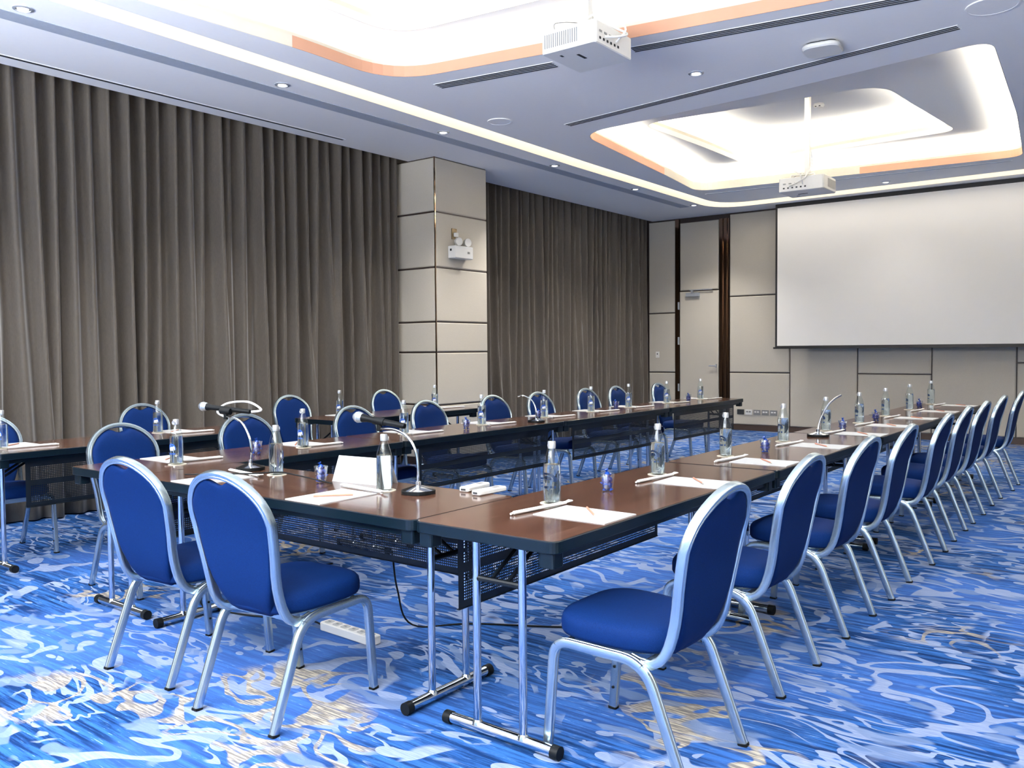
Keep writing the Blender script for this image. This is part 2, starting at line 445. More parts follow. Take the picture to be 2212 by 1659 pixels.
def grow(pts, d):
    """offset an outline outwards (ccw or cw)"""
    ar = sum(pts[i - 1][0] * pts[i][1] - pts[i][0] * pts[i - 1][1] for i in range(len(pts)))
    s_ = 1 if ar > 0 else -1; out = []
    L = len(pts)
    for i in range(L):
        a, b, c = Vector(pts[i - 1]), Vector(pts[i]), Vector(pts[(i + 1) % L])
        n1 = (b - a); n2 = (c - b)
        n1 = n1.normalized() if n1.length > 1e-7 else Vector((0, 0)); n2 = n2.normalized() if n2.length > 1e-7 else Vector((0, 0))
        q = Vector((n1.y + n2.y, -(n1.x + n2.x)))
        q = q.normalized() if q.length > 1e-6 else Vector((0, 0))
        out.append((b + q * d * s_)[:])
    return out
FAR_O = rpoly([(-4.88, 7.58), (-2.9, 7.44), (-1.06, 7.18), (-1.2, 9.6), (-1.40, 11.76), (-3.4, 11.56), (-5.37, 11.38), (-5.2, 10.2)], [0.34, .2, 0.22, .2, .22, .2, 0.30, .2])
FAR_I = rpoly([(-4.72, 8.58), (-3.05, 8.71), (-2.22, 8.76), (-2.15, 9.6), (-2.0, 11.14), (-3.5, 11.24), (-4.62, 11.48), (-4.64, 10.0)], [0.24, .2, 0.32, .2, 0.2, .2, 0.24, .2])
NEAR_O = rpoly([(-5.34, 1.30), (-3.0, 1.05), (-0.95, 1.0), (-1.05, 3.2), (-1.0, 5.84), (-3.09, 5.50), (-5.16, 5.14), (-5.13, 4.2)], [.3, .2, .3, .2, .25, .2, 0.46, .2])
NEAR_I = rpoly([(-5.0, 2.15), (-3.0, 2.05), (-1.9, 2.0), (-1.8, 3.4), (-1.75, 5.33), (-3.6, 5.10), (-4.91, 4.95), (-4.92, 4.2)], [.25, .2, .25, .2, .25, .2, 0.34, .2])
STRIP_O = rpoly([(-5.60, 0.2), (-0.50, 0.2), (-0.32, 6.5), (-0.50, 12.94), (-3.2, 12.97), (-5.82, 13.03), (-5.80, 9.0), (-5.70, 4.8)], [.4, .4, .2, .4, .2, 0.62, .2, .2])
STRIP_I = rpoly([(-5.38, 0.45), (-0.75, 0.45), (-0.58, 6.5), (-0.75, 12.60), (-3.2, 12.62), (-5.56, 12.64), (-5.55, 9.0), (-5.47, 4.8)], [.4, .4, .2, .4, .2, 0.55, .2, .2])
RECT = [(-7.158, YF - 0.05), (XR + 0.05, YF - 0.05), (XR + 0.05, YB + 0.15), (-7.235, YB + 0.15), (-7.235, 8.0), (-7.158, 7.9)]
tag(slab('ceiling', RECT, [STRIP_O], ZC, ZC + 0.09, MT['ceil']), kind='structure')
isl = tag(slab('ceiling', STRIP_I, [NEAR_O, FAR_O], ZC, ZC + 0.07, MT['ceil']), kind='structure')
ZU = 3.85
up_ = tag(slab('ceiling', STRIP_I, [NEAR_I, FAR_I], ZU, ZU + 0.06, MT['white']), kind='structure')
tag(slab('ceiling', [(-5.3, 0.6), (-0.8, 0.6), (-0.8, 12.4), (-5.3, 12.4)], [], 4.15, 4.22, MT['white']), kind='structure')
tag(slab('ceiling', [(XL, YF), (XR, YF), (XR, YB), (XL, YB)], [], 4.26, 4.3, MT['white']), kind='structure')

def ribbon(outline, z0, z1, mat, name, a=None, b=None, parent=None, off=0.0, kind='structure'):
    """a vertical band standing on an outline (or on part of it)"""
    pts = grow(outline, off) if off else outline
    mb = MB(); n = len(pts); idx = list(range(n)) + [0]
    if a is not None: idx = [i % n for i in range(a, b)]
    th = 0.004
    inner = grow(pts, -th)
    v = []; f = []
    for i in idx:
        v += [(*pts[i], z0), (*pts[i], z1), (*inner[i], z1), (*inner[i], z0)]
    for k in range(len(idx) - 1):
        o = k * 4
        f += [(o, o + 4, o + 5, o + 1), (o + 1, o + 5, o + 6, o + 2), (o + 2, o + 6, o + 7, o + 3), (o + 3, o + 7, o + 4, o)]
    mb.add(v, f, mat, False)
    o = mb.build(name, parent)
    if kind and not parent: o['kind'] = kind
    return o
def flat_ring(outline, d0, d1, z, mat, mb):
    A = grow(outline, d0); B = grow(outline, d1); n = len(A)
    mb.add([(*p, z) for p in A] + [(*p, z) for p in B], [(i, (i + 1) % n, n + (i + 1) % n, n + i) for i in range(n)], mat)
for O in (NEAR_O, FAR_O):
    ribbon(O, ZC + 0.07, ZC + 0.115, MT['cream'], 'trim_1', off=0.012)
    ribbon(O, ZC + 0.07, ZU, MT['white'], 'trim_2', off=0.26)
for I in (NEAR_I, FAR_I):
    ribbon(I, ZU + 0.0, ZU + 0.10, MT['cream'], 'trim_3', off=0.008)
    ribbon(I, ZU + 0.06, 4.15, MT['white'], 'trim_4', off=0.24)
for O in (NEAR_O, FAR_O): ribbon(O, ZC + 0.0005, ZC + 0.085, MT['cream'], 'trim_13', off=-0.0015)
# peach-coloured timber lips on stretches of the recess edges
nO = len(NEAR_O); mO = len(FAR_O)
def nearest(outline, p): return min(range(len(outline)), key=lambda i: (outline[i][0] - p[0]) ** 2 + (outline[i][1] - p[1]) ** 2)
ribbon(NEAR_O, ZC - 0.001, ZC + 0.085, MT['peach'], 'trim_5', nearest(NEAR_O, (-1.2, 5.8)), nearest(NEAR_O, (-5.13, 4.1)) + 1, off=-0.003)
ribbon(FAR_O, ZC - 0.001, ZC + 0.085, MT['peach'], 'trim_6', nearest(FAR_O, (-5.17, 10.0)), mO + 3, off=-0.003)
ribbon(FAR_O, ZC - 0.001, ZC + 0.085, MT['peach'], 'trim_7', nearest(FAR_O, (-1.3, 11.6)), nearest(FAR_O, (-3.1, 11.58)) + 1, off=-0.003)
ribbon(STRIP_O, ZC, ZC + 0.13, MT['cream'], 'trim_8', off=-0.002)
ribbon(STRIP_I, ZC, ZC + 0.13, MT['white'], 'trim_9', off=0.002)
# the light sources of the coves
for nm, O, z in (('outer', NEAR_O, ZC + 0.085), ('outer', FAR_O, ZC + 0.085), ('inner', NEAR_I, ZU + 0.075), ('inner', FAR_I, ZU + 0.075)):
    mb = MB(); flat_ring(O, 0.07, 0.115, z, MT['glow_soft'] if O in (NEAR_O, NEAR_I) else MT['glow'], mb)
    o = mb.build('cove_light_strip')
    where = ('rectangular ceiling recess nearest the camera' if O in (NEAR_O, NEAR_I) else 'rectangular ceiling recess nearest the screen')
    tag(o, 'warm white light strip hidden on the %s ledge of the %s' % (nm, where), 'light', 'hidden cove lights')
mb = MB(); n = len(STRIP_O)
mb.add([(*p, ZC + 0.125) for p in STRIP_O] + [(*p, ZC + 0.125) for p in STRIP_I], [(i, (i + 1) % n, n + (i + 1) % n, n + i) for i in range(n)], MT['stripglow'])
tag(mb.build('linear_ceiling_light'), 'long warm white light channel running round the ceiling edge', 'light')

# walls -----------------------------------------------------------------
w = MB(); w.box((XL - 0.12, YF, 0), (XL, YB + 0.1, 4.26), MT['groove']); tag(w.build('wall_left'), kind='structure')
w = MB(); w.box((XR, YF, 0), (XR + 0.12, YB + 0.1, ZC + 0.1), MT['groove'])
yy = YF
while yy < YB - 0.2:
    for z0, z1 in ((0.1, 0.95), (0.96, 2.2), (2.21, ZC)):
        w.box((XR - 0.03, yy + 0.006, z0), (XR, min(yy + 1.2, YB) - 0.006, z1), MT['panel'])
    yy += 1.2
tag(w.build('wall_right'), kind='structure')
# unseen wall behind the camera, glazed opening added to go with the daylight fill
w = MB(); wx0, wx1, wz0, wz1 = -5.3, 0.9, 0.35, 3.15
w.box((XL, YF - 0.15, 0), (XR, YF, wz0), MT['panel']); w.box((XL, YF - 0.15, wz1), (XR, YF, ZC + 0.1), MT['panel'])
w.box((XL, YF - 0.15, wz0), (wx0, YF, wz1), MT['panel']); w.box((wx1, YF - 0.15, wz0), (XR, YF, wz1), MT['panel'])
tag(w.build('wall_front'), kind='structure')
w = MB()
for k in range(6):
    x = wx0 + (wx1 - wx0) * k / 5; w.box((x - 0.03, YF - 0.1, wz0), (x + 0.03, YF - 0.04, wz1), MT['greyp'])
for z in (wz0, wz1): w.box((wx0, YF - 0.1, z - 0.03), (wx1, YF - 0.04, z + 0.03), MT['greyp'])
wf = tag(w.build('window_1'), kind='structure')
w = MB(); w.box((wx0, YF - 0.075, wz0), (wx1, YF - 0.069, wz1), MT['pane']); w.build('window_glass', wf)

# screen wall: fabric panels with dark grooves
w = MB(); w.box((XL, YB, 0), (XR, YB + 0.12, ZC + 0.1), MT['groove'])
def pan(mb, x0, x1, z0, z1, y=YB, th=0.03, g=0.009):
    """a padded fabric panel with softened edges"""
    a = 0.012
    x0 += g; x1 -= g; z0 += g; z1 -= g
    v = [(x0, y, z0), (x1, y, z0), (x1, y, z1), (x0, y, z1), (x0, y - th + 0.008, z0), (x1, y - th + 0.008, z0), (x1, y - th + 0.008, z1), (x0, y - th + 0.008, z1),
         (x0 + a, y - th, z0 + a), (x1 - a, y - th, z0 + a), (x1 - a, y - th, z1 - a), (x0 + a, y - th, z1 - a)]
    f = [(0, 1, 5, 4), (1, 2, 6, 5), (2, 3, 7, 6), (3, 0, 4, 7), (4, 5, 9, 8), (5, 6, 10, 9), (6, 7, 11, 10), (7, 4, 8, 11), (8, 9, 10, 11)]
    mb.add(v, f, MT['panel'])
def col_pan(mb, x0, x1, zs):
    for a, b in zip(zs[:-1], zs[1:]): pan(mb, x0, x1, a, b)
TOP = 3.50
col_pan(w, -7.30, -6.78, [0.09, 0.942, 1.969, TOP + 0.06])
col_pan(w, -5.80, -4.786, [0.95, 2.205, TOP + 0.06])
col_pan(w, -5.80, -4.786, [0.09, 0.95])
col_pan(w, -4.786, -3.75, [0.09, 1.9, TOP + 0.06])
col_pan(w, -3.75, -2.72, [0.09, 0.949, 1.9, TOP + 0.06])
col_pan(w, -2.72, -1.654, [0.09, 1.9, TOP + 0.06])
col_pan(w, -1.654, -0.62, [0.09, 1.12, 2.2, TOP + 0.06])
col_pan(w, -0.62, XR - 0.03, [0.09, 0.95, 2.2, TOP + 0.06])
pan(w, -6.70, -5.985, 2.335, TOP)
tag(w.build('wall_back'), kind='structure')
b_ = MB(); b_.box((-7.3, YB - 0.022, 0), (-6.78, YB, 0.09), MT['basewood']); b_.box((-5.80, YB - 0.022, 0), (XR - 0.03, YB, 0.09), MT['basewood'])
tag(b_.build('baseboard_back'), kind='structure')
t_ = MB(); t_.box((-6.775, YB - 0.05, 0), (-6.705, YB, TOP + 0.06), MT['bronze']); tr1 = tag(t_.build('trim_10'), kind='structure')
t_ = MB()
for k in range(5):
    x0 = -5.975 + k * 0.036; t_.box((x0, YB - 0.035 - 0.018 * (k % 2), 0), (x0 + 0.030, YB, TOP), MT['bronze'])
tag(t_.build('trim_11'), kind='structure')
# door in the screen wall
d = MB(); pan(d, -6.70, -5.985, 0.01, 2.325, YB, 0.036, 0.004)
door = tag(d.build('door_1'), kind='structure')
c = MB(); c.box((-6.56, YB - 0.085, 2.235), (-6.32, YB - 0.036, 2.295), MT['silver']); c.build('door_closer', door)
c = MB(); c.box((-6.46, YB - 0.10, 2.295), (-6.43, YB - 0.06, 2.335), MT['silver'])
c.add([], [], MT['silver']); c.box((-6.50, YB - 0.085, 2.335), (-6.08, YB - 0.065, 2.35), MT['silver']); c.build('closer_arm', door)
for z in (0.62, 1.42, 2.02):
    c = MB(); c.box((-6.722, YB - 0.06, z), (-6.702, YB - 0.03, z + 0.13), MT['silver']); c.build('hinge', door)
c = MB(); c.box((-6.03, YB - 0.075, 1.03), (-6.01, YB - 0.036, 1.09), MT['silver'])
c.tube([(-6.02, YB - 0.08, 1.06), (-6.14, YB - 0.08, 1.06)], 0.009, MT['silver'], 8); c.build('door_handle', door)
sw = MB(); sw.box((-7.153, YB - 0.042, 1.197), (-7.09, YB - 0.03, 1.302), MT['whitep']); sw.box((-7.131, YB - 0.046, 1.252), (-7.112, YB - 0.042, 1.272), MT['slotm'])
tag(sw.build('light_switch'), 'small white switch plate on the screen wall beside the curtain corner', 'switch')
labels = ['black blank socket plate low on the screen wall, leftmost of five', 'white data socket plate low on the screen wall, second of five plates', 'grey twin socket plate third of five low on the screen wall',
          'grey twin socket plate fourth of five low on the screen wall', 'grey twin socket plate rightmost of five low on the screen wall']
for k in range(5):
    x0 = -5.655 + k * 0.139; mb = MB()
    mat = [MT['slotm'], MT['whitep'], MT['greyp'], MT['greyp'], MT['greyp']][k]
    mb.box((x0, YB - 0.042, 0.262), (x0 + 0.115, YB - 0.03, 0.345), mat)
    o = mb.build('wall_socket')
    if k:
        for q in range(2):
            s_ = MB(); s_.box((x0 + 0.018 + q * 0.045, YB - 0.046, 0.30), (x0 + 0.05 + q * 0.045, YB - 0.042, 0.322), MT['whitep'] if k > 1 else MT['greyp']); s_.build('socket_opening', o)
    tag(o, labels[k], 'socket', 'socket plates on the screen wall')

# column between the curtains
CX0, CX1, CY0, CY1 = XL, -6.73, 7.37, 8.315
w = MB(); w.box((CX0, CY0 + 0.01, 0), (CX1 - 0.012, CY1 - 0.01, ZC), MT['groove'])
zs = [0.08, 0.715, 1.332, 1.685, 2.314, 2.952, ZC]
for a, b in zip(zs[:-1], zs[1:]):
    g = 0.008; ch = 0.01
    # face towards the room (+X)
    x = CX1; y0, y1, z0, z1 = CY0 + 0.014, CY1 - 0.004, a + g, b - g
    w.add([(x - 0.012, y0, z0), (x - 0.012, y1, z0), (x - 0.012, y1, z1), (x - 0.012, y0, z1), (x, y0 + ch, z0 + ch), (x, y1 - ch, z0 + ch), (x, y1 - ch, z1 - ch), (x, y0 + ch, z1 - ch)],
          [(0, 1, 5, 4), (1, 2, 6, 5), (2, 3, 7, 6), (3, 0, 4, 7), (4, 5, 6, 7)], MT['panel'])
    y = CY0; x0, x1 = CX0 + 0.01, CX1 - 0.016
    w.add([(x0, y + 0.012, z0), (x1, y + 0.012, z0), (x1, y + 0.012, z1), (x0, y + 0.012, z1), (x0 + ch, y, z0 + ch), (x1 - ch, y, z0 + ch), (x1 - ch, y, z1 - ch), (x0 + ch, y, z1 - ch)],
          [(0, 1, 5, 4), (1, 2, 6, 5), (2, 3, 7, 6), (3, 0, 4, 7), (4, 5, 6, 7)], MT['panel'])
w.box((CX1 - 0.014, CY0 - 0.002, 0), (CX1 - 0.002, CY0 + 0.012, ZC), MT['bronze'])
tag(w.build('wall_column'), kind='structure')

# curtains ---------------------------------------------------------------
def curtain(y0, y1, x, name_label, seed, side_gap=0.02, z0=0.012, z1=3.78, pitch=0.150):
    rnd = random.Random(seed); mb = MB()
    ny = int((y1 - y0) / 0.0085); nz = 16
    nf = int((y1 - y0) / pitch); ph = []
    cen = [y0 + (i + 0.5) * (y1 - y0) / nf + rnd.uniform(-0.018, 0.018) for i in range(nf)]
    amp = [rnd.uniform(0.6, 1.15) for _ in range(nf)]; drift = [rnd.uniform(-0.10, 0.12) for _ in range(nf)]; wd = [rnd.uniform(0.024, 0.040) for _ in range(nf)]
    sec = [(rnd.uniform(y0, y1), rnd.uniform(-0.3, 0.3), rnd.uniform(0.02, 0.05), rnd.uniform(-0.03, 0.03)) for _ in range(nf)]
    v = []; f = []
    for k in range(nz + 1):
        t = k / nz; z = z0 + (z1 - z0) * t; lo = (1 - t)
        for i in range(ny + 1):
            y = y0 + (y1 - y0) * i / ny; d = 0.0
            for c_, a, dr, w_ in zip(cen, amp, drift, wd):
                cc = c_ + dr * lo ** 1.5; q = (y - cc) / (w_ * (1 + 0.35 * lo))
                if abs(q) < 3.2: d += a * math.exp(-q * q) * 0.125 * (0.85 + 0.15 * t)
            for c_, dr, w_, a in sec:
                cc = c_ + dr * lo; q = (y - cc) / w_
                if abs(q) < 3: d += a * lo ** 0.7 * math.exp(-q * q)
            v.append((x - 0.150 + min(d, 0.148) + 0.006 * math.sin(y * 9 + z), y, z))
    for k in range(nz):
        for i in range(ny):
            a = k * (ny + 1) + i; f.append((a, a + 1, a + ny + 2, a + ny + 1))
    mb.add(v, f, MT['curtain'], True)
    o = mb.build('curtain', sharp=180)
    md = o.modifiers.new('thick', 'SOLIDIFY'); md.thickness = 0.003; md.offset = -1
    return tag(o, name_label, 'curtain', 'taupe floor-length curtains')
curtain(-1.2, 4.03, -7.17, 'long pleated taupe curtain at the left edge, nearest the camera', 3)
curtain(4.045, 7.35, -7.17, 'long pleated taupe curtain on the camera side of the wall column', 5)
curtain(8.34, 13.50, -7.22, 'long pleated taupe curtain between the wall column and the screen wall', 9)

# projection screen --------------------------------------------------------
SY = 13.2
scr = empty('projection_screen', (-2.93, SY, 1.33)); tag(scr, 'large white pull-down projection screen with black border on the far wall', 'screen')
def rel(mb, name, parent, base):
    o = mb.build(name); o.data.transform(Matrix.Translation(-Vector(base))); o.parent = parent; return o
base = (-2.93, SY, 1.33)
m_ = MB(); m_.box((-4.873, SY - 0.0015, 1.382), (-0.98, SY, 3.515), MT['screen']); rel(m_, 'screen_surface', scr, base)
m_ = MB(); m_.box((-4.905, SY, 1.35), (-4.873, SY + 0.002, 3.57), MT['screenb']); m_.box((-0.98, SY, 1.35), (-0.948, SY + 0.002, 3.57), MT['screenb'])
m_.box((-4.905, SY - 0.001, 3.515), (-0.948, SY + 0.002, ZC), MT['screenb']); m_.box((-4.905, SY - 0.001, 1.35), (-0.948, SY + 0.002, 1.382), MT['screenb'])
rel(m_, 'screen_border', scr, base)
m_ = MB(); m_.box((-4.93, SY - 0.016, 1.335), (-0.92, SY + 0.016, 1.362), MT['screenb']); rel(m_, 'bottom_bar', scr, base)

# things in the ceiling ------------------------------------------------------
def vent(p0, p1, width, nslot, label, grey=False):
    a = Vector(p0); b = Vector(p1); L = (b - a).length; ang = math.atan2((b - a).y, (b - a).x)
    r = empty('air_vent', (a.x, a.y, ZC), ang); tag(r, label, 'air vent', 'slot vents in the ceiling')
    m1 = MB(); m1.box((0, -width / 2, -0.003), (L, width / 2, 0.0), MT['ceil']); m1.build('vent_frame', r)
    for k in range(nslot):
        y = -width / 2 + width * (k + 0.5) / nslot; hw = width / nslot * 0.27
        m2 = MB(); m2.box((0.01, y - hw, -0.0045), (L - 0.01, y + hw, -0.002), MT['trackg'] if grey else MT['slotm']); m2.build('slot', r)
vent((-4.94, 5.46), (-3.84, 5.62), 0.13, 4, 'slotted air vent left of the near projector')
vent((-3.22, 5.71), (-0.9, 6.07), 0.12, 4, 'long slotted air vent right of the near projector')
vent((-4.79, 7.20), (-1.20, 6.74), 0.10, 3, 'longest slotted air vent, in front of the far ceiling recess')
vent((-5.36, 11.65), (-4.32, 11.74), 0.05, 1, 'faint grey slot vent left of the far projector', True)
vent((-3.9, 11.76), (-1.54, 11.95), 0.05, 1, 'faint grey slot vent between far recess and screen', True)
vent((-6.965, -1.0), (-6.945, 6.20), 0.055, 1, 'thin black slot vent running beside the near curtains')
t_ = MB(); t_.box((-6.185, 0.2, ZC - 0.004), (-6.025, 12.5, ZC), MT['trackg']); tag(t_.build('trim_12'), kind='structure')
def make_down():
    r = empty('recessed_downlight')
    m1 = MB(); m1.lathe([(0.062, 0.0), (0.062, -0.006), (0.046, -0.010), (0.044, 0.0)], MT['silver'], 24); m1.build('ring', r)
    m2 = MB(); m2.lathe([(0.036, -0.003), (0.030, -0.012), (0.0, -0.015)], MT['lamp'], 20, cap=False); m2.build('lens', r)
    return r
KD = Kind(make_down)
for k, (x, y) in enumerate(DOWN):
    if x == -3.08 and y == 12.37: lab = 'small recessed downlight between the far projector and the screen'
    elif x == -3.08 and y > 5: lab = 'recessed downlight between the two ceiling recesses'
    elif x < -5.5: lab = 'recessed downlight along the curtain side of the ceiling, %s from the camera end' % ORD[[q for q in DOWN if q[0] < -5.5].index((x, y))]
    elif x > -1: lab = 'recessed downlight along the right-hand side of the ceiling, %s from the camera end' % ORD[sorted([q for q in DOWN if q[0] > -1], key=lambda q: q[1]).index((x, y))]
    else: lab = 'recessed downlight in the ceiling above the camera at %s' % ('left' if x < -4 else 'middle')
    KD.place((x, y, ZC), 0, lab, 'downlight', 'recessed downlights')
def speaker(x, y, z, lab, R=0.14):
    r = empty('ceiling_speaker', (x, y, z)); tag(r, lab, 'ceiling speaker')
    m1 = MB(); m1.lathe([(R, 0), (R, -0.008), (R - 0.012, -0.009), (R - 0.014, -0.007), (0, -0.008)], MT['ceil'], 32, cap=False); m1.build('grille', r)
speaker(-0.96, 6.46, ZC, 'round ceiling speaker grille in the upper right corner', 0.16)
speaker(-5.22, 6.66, ZC, 'faint round ceiling speaker grille left of the vents', 0.12)
def access_point(x, y, z, rz, lab, w=0.27, drop=0.0):
    r = empty('wireless_access_point', (x, y, z), rz); tag(r, lab, 'wireless device')
    m1 = MB(); m1.prism(rrect(w, w, w * 0.3, 8), -0.048, -0.012, MT['whitep'], 0.010); m1.build('cover', r)
    m2 = MB(); m2.prism(rrect(w * 0.8, w * 0.8, w * 0.2, 6), -0.012, drop, MT['blackm']); m2.build('mounting_plate', r)
access_point(-2.07, 6.51, ZC, 0.12, 'white rounded square ceiling device right of the middle downlight')
access_point(-3.05, 5.26, ZU, 0.5, 'white rounded ceiling device beside the near projector pole', 0.25)
sd = empty('smoke_detector', (-3.25, 10.1, 4.15)); tag(sd, 'round white smoke detector inside the far ceiling recess', 'smoke detector')
m1 = MB(); m1.lathe([(0.055, 0), (0.060, -0.02), (0.045, -0.045), (0.0, -0.05)], MT['whitep'], 24, cap=False); m1.build('housing', sd)
m1 = MB(); m1.box((-0.03, -0.05, -0.040), (-0.01, -0.035, -0.03), MT['slotm']); m1.box((0.01, -0.05, -0.040), (0.03, -0.035, -0.03), MT['slotm']); m1.build('sensor_slot', sd)
KD.place((-3.25, 11.05, 4.15), 0, 'small downlight inside the inner far ceiling recess', 'downlight', 'recessed downlights')

def projector(x, y, zb, rz, ztop, lab, w=0.42, d=0.475, h=0.145, lens_down=False):
    """body hangs from a pole; local +Y is the side with the connectors, -Y the lens side"""
    r = empty('projector', (x, y, zb), rz); tag(r, lab, 'projector')
    b1 = MB(); b1.prism(rrect(w, d, 0.025, 4), 0, h, MT['whitep'], 0.006); b1.build('body', r)
    for sy in (-1, 1):
        g = MB()
        for k in range(16): xx = -w / 2 + 0.03 + k * 0.0165; g.box((xx, sy * d / 2 - 0.002, 0.03), (xx + 0.007, sy * d / 2 + 0.002, h - 0.025), MT['greyp'])
        g.build('air_grille', r)
    g = MB()
    for k in range(6): yy = -d / 2 + 0.05 + k * 0.045; g.box((w / 2 - 0.002, yy, 0.03), (w / 2 + 0.003, yy + 0.018, 0.045), MT['slotm'])
    for k in range(3): yy = -d / 2 + 0.05 + k * 0.06; g.box((w / 2 - 0.002, yy, 0.075), (w / 2 + 0.003, yy + 0.03, 0.088), MT['greyp'])
    g.build('connector_panel', r)
    g = MB(); g.box((-0.02, -0.10, -0.002), (0.0, 0.0, 0.001), MT['slotm']); g.box((-0.12, -0.15, -0.002), (-0.105, -0.12, 0.001), MT['slotm']); g.build('label_slot', r)
    g = MB()
    for sx in (-1, 1):
        for sy in (-1, 1): g.tube([(0, 0, h + 0.05), (sx * 0.15, sy * 0.12, h + 0.03), (sx * 0.16, sy * 0.13, h)], 0.008, MT['whitep'], 6)
    g.box((-0.05, -0.05, h + 0.04), (0.05, 0.05, h + 0.055), MT['whitep']); g.build('mount_bracket', r)
    g = MB(); g.box((-0.026, -0.026, h + 0.05), (0.026, 0.026, ztop - zb), MT['whitep']); g.build('pole', r)
    cb = MB(); cb.tube(smooth_path([(0, 0.045, h + 0.30), (0.02, 0.05, h + 0.12), (0.14, 0.05, h + 0.05), (0.27, 0.06, h - 0.03), (w / 2 + 0.05, -0.04, 0.07), (w / 2, -0.12, 0.06)], 6), 0.008, MT['whitep'], 6)
    cb.tube(smooth_path([(0.0, -0.05, h + 0.06), (0.13, -0.10, h + 0.08), (w / 2 + 0.07, 0.02, h), (w / 2, 0.02, 0.06)], 6), 0.007, MT['whitep'], 6)
    cb.tube(smooth_path([(-0.12, -0.2, h), (-0.12, -0.2, h + 0.05), (-0.03, -0.12, h + 0.06), (0, 0, h + 0.07)], 5), 0.004, MT['greyp'], 6); cb.build('cable', r)
    return r
PROJ = [(-3.13, 4.95, 3.30, 0.0), (-3.10, 9.27, 3.00, -PI / 2)]

# emergency light on the column
em = empty('emergency_light', (CX1, 7.755, 2.43)); tag(em, 'white twin-head emergency light fixed high on the wall column', 'emergency light')
m1 = MB(); m1.prism([(0.0, -0.165), (0.115, -0.165), (0.115, 0.15), (0.0, 0.15)], 0.0, 0.145, MT['whitep'], 0.008)
m1.box((0.114, 0.05, 0.06), (0.118, 0.09, 0.085), MT['greyp']); m1.box((0.03, -0.168, 0.085), (0.055, -0.163, 0.11), MT['slotm']); m1.build('battery_box', em)
for yy in (-0.06, 0.10):
    m1 = MB(); T = Matrix.Translation((0.07, yy, 0.20)) @ Matrix.Rotation(PI / 2, 4, 'Y') @ Matrix.Rotation(0.25, 4, 'X')
    m1.lathe([(0.022, -0.05), (0.040, -0.03), (0.048, 0.0), (0.048, 0.018), (0.034, 0.016), (0.0, 0.012)], MT['whitep'], 20, T=T, cap=False)
    m1.tube([(0.06, yy, 0.14), (0.06, yy, 0.18)], 0.010, MT['whitep'], 8); m1.build('lamp_head', em)
so = empty('wall_socket', (CX1, 7.70, 2.66)); tag(so, 'brown socket plate with white plug above the emergency light', 'socket')
m1 = MB(); m1.box((0, -0.05, 0), (0.010, 0.035, 0.125), MT['socketb']); m1.build('plate', so)
m1 = MB(); m1.box((0.010, -0.02, 0.03), (0.045, 0.025, 0.075), MT['whitep']); m1.tube(smooth_path([(0.03, 0, 0.03), (0.03, 0.0, -0.03), (0.03, -0.03, -0.09)], 5), 0.004, MT['whitep'], 6); m1.build('plug', so)

# ================================================================ TABLES
LT = 1.91; WT = 0.61; ZT = 0.75
def make_table(panel=True):
    """table with its length along local X, centred on the origin; the panel hangs on the +Y side"""
    r = empty('folding_table')
    m1 = MB(); m1.prism(rrect(LT - 0.004, WT, 0.032, 5), ZT - 0.042, ZT - 0.001, MT['edge'], 0.003)
    m1.prism(rrect(LT - 0.012, WT - 0.008, 0.030, 5), ZT - 0.0012, ZT, MT['wood']); m1.build('tabletop', r)
    ap = MB()
    for sx in (-1, 1):
        for sy in (-1, 1):
            cx, cyy = sx * (LT / 2 - 0.045), sy * (WT / 2 - 0.045)
            ap.prism(rrect(0.06, 0.06, 0.008, 2, cx, cyy), ZT - 0.092, ZT - 0.04, MT['edge'], 0.002)
    ap.box((-LT / 2 + 0.05, -WT / 2 + 0.03, ZT - 0.068), (LT / 2 - 0.05, -WT / 2 + 0.05, ZT - 0.04), MT['edge'])
    ap.box((-LT / 2 + 0.05, WT / 2 - 0.05, ZT - 0.068), (LT / 2 - 0.05, WT / 2 - 0.03, ZT - 0.04), MT['edge']); ap.build('corner_frame', r)
    for sx in (-1, 1):
        X = sx * (LT / 2 - 0.105)
        for yy in (-0.1, 0.1):
            p = MB(); p.tube([(X, yy, 0.035), (X, yy, ZT - 0.042)], 0.0145, MT['chrome'], 16)
            p.lathe([(0.022, 0.034), (0.018, 0.046), (0.0146, 0.052)], MT['chrome'], 16, T=Matrix.Translation((X, yy, 0)), cap=False); p.build('leg', r)
        ft = MB(); ft.tube([(X, -0.225, 0.026), (X, 0.225, 0.026)], 0.020, MT['chrome'], 16); fo = ft.build('foot_bar', r)
        for sy in (-1, 1):
            e = MB(); e.tube([(X, sy * 0.220, 0.0245), (X, sy * 0.250, 0.0245)], 0.0235, MT['rubber'], 16); e.build('end_cap', fo)
        cb = MB(); cb.tube([(X, -0.1, 0.555), (X, 0.1, 0.555)], 0.0115, MT['blackm'], 10)
        for yy in (-0.035, 0.035): cb.tube([(X, yy, 0.555), (X - sx * 0.26, yy, ZT - 0.045)], 0.008, MT['blackm'], 8)
        cb.build('brace', r)
    if panel:
        pm = MB(); hw = 0.775; y = WT / 2 - 0.055
        pm.add([(-hw, y, 0.395), (hw, y, 0.395), (hw, y, 0.70), (-hw, y, 0.70)], [(0, 1, 2, 3)], MT['perf'])
        pm.box((-hw, y - 0.003, 0.393), (hw, y + 0.008, 0.397), MT['blackm'])
        for sx in (-1, 1): pm.box((sx * 0.45 - 0.02, y - 0.02, 0.68), (sx * 0.45 + 0.02, y, 0.71), MT['blackm'])
        pm.build('modesty_panel', r)
    return r
KT = Kind(make_table); KT2 = Kind(lambda: make_table(False))
XR_T, XL_T = -1.815, -4.335
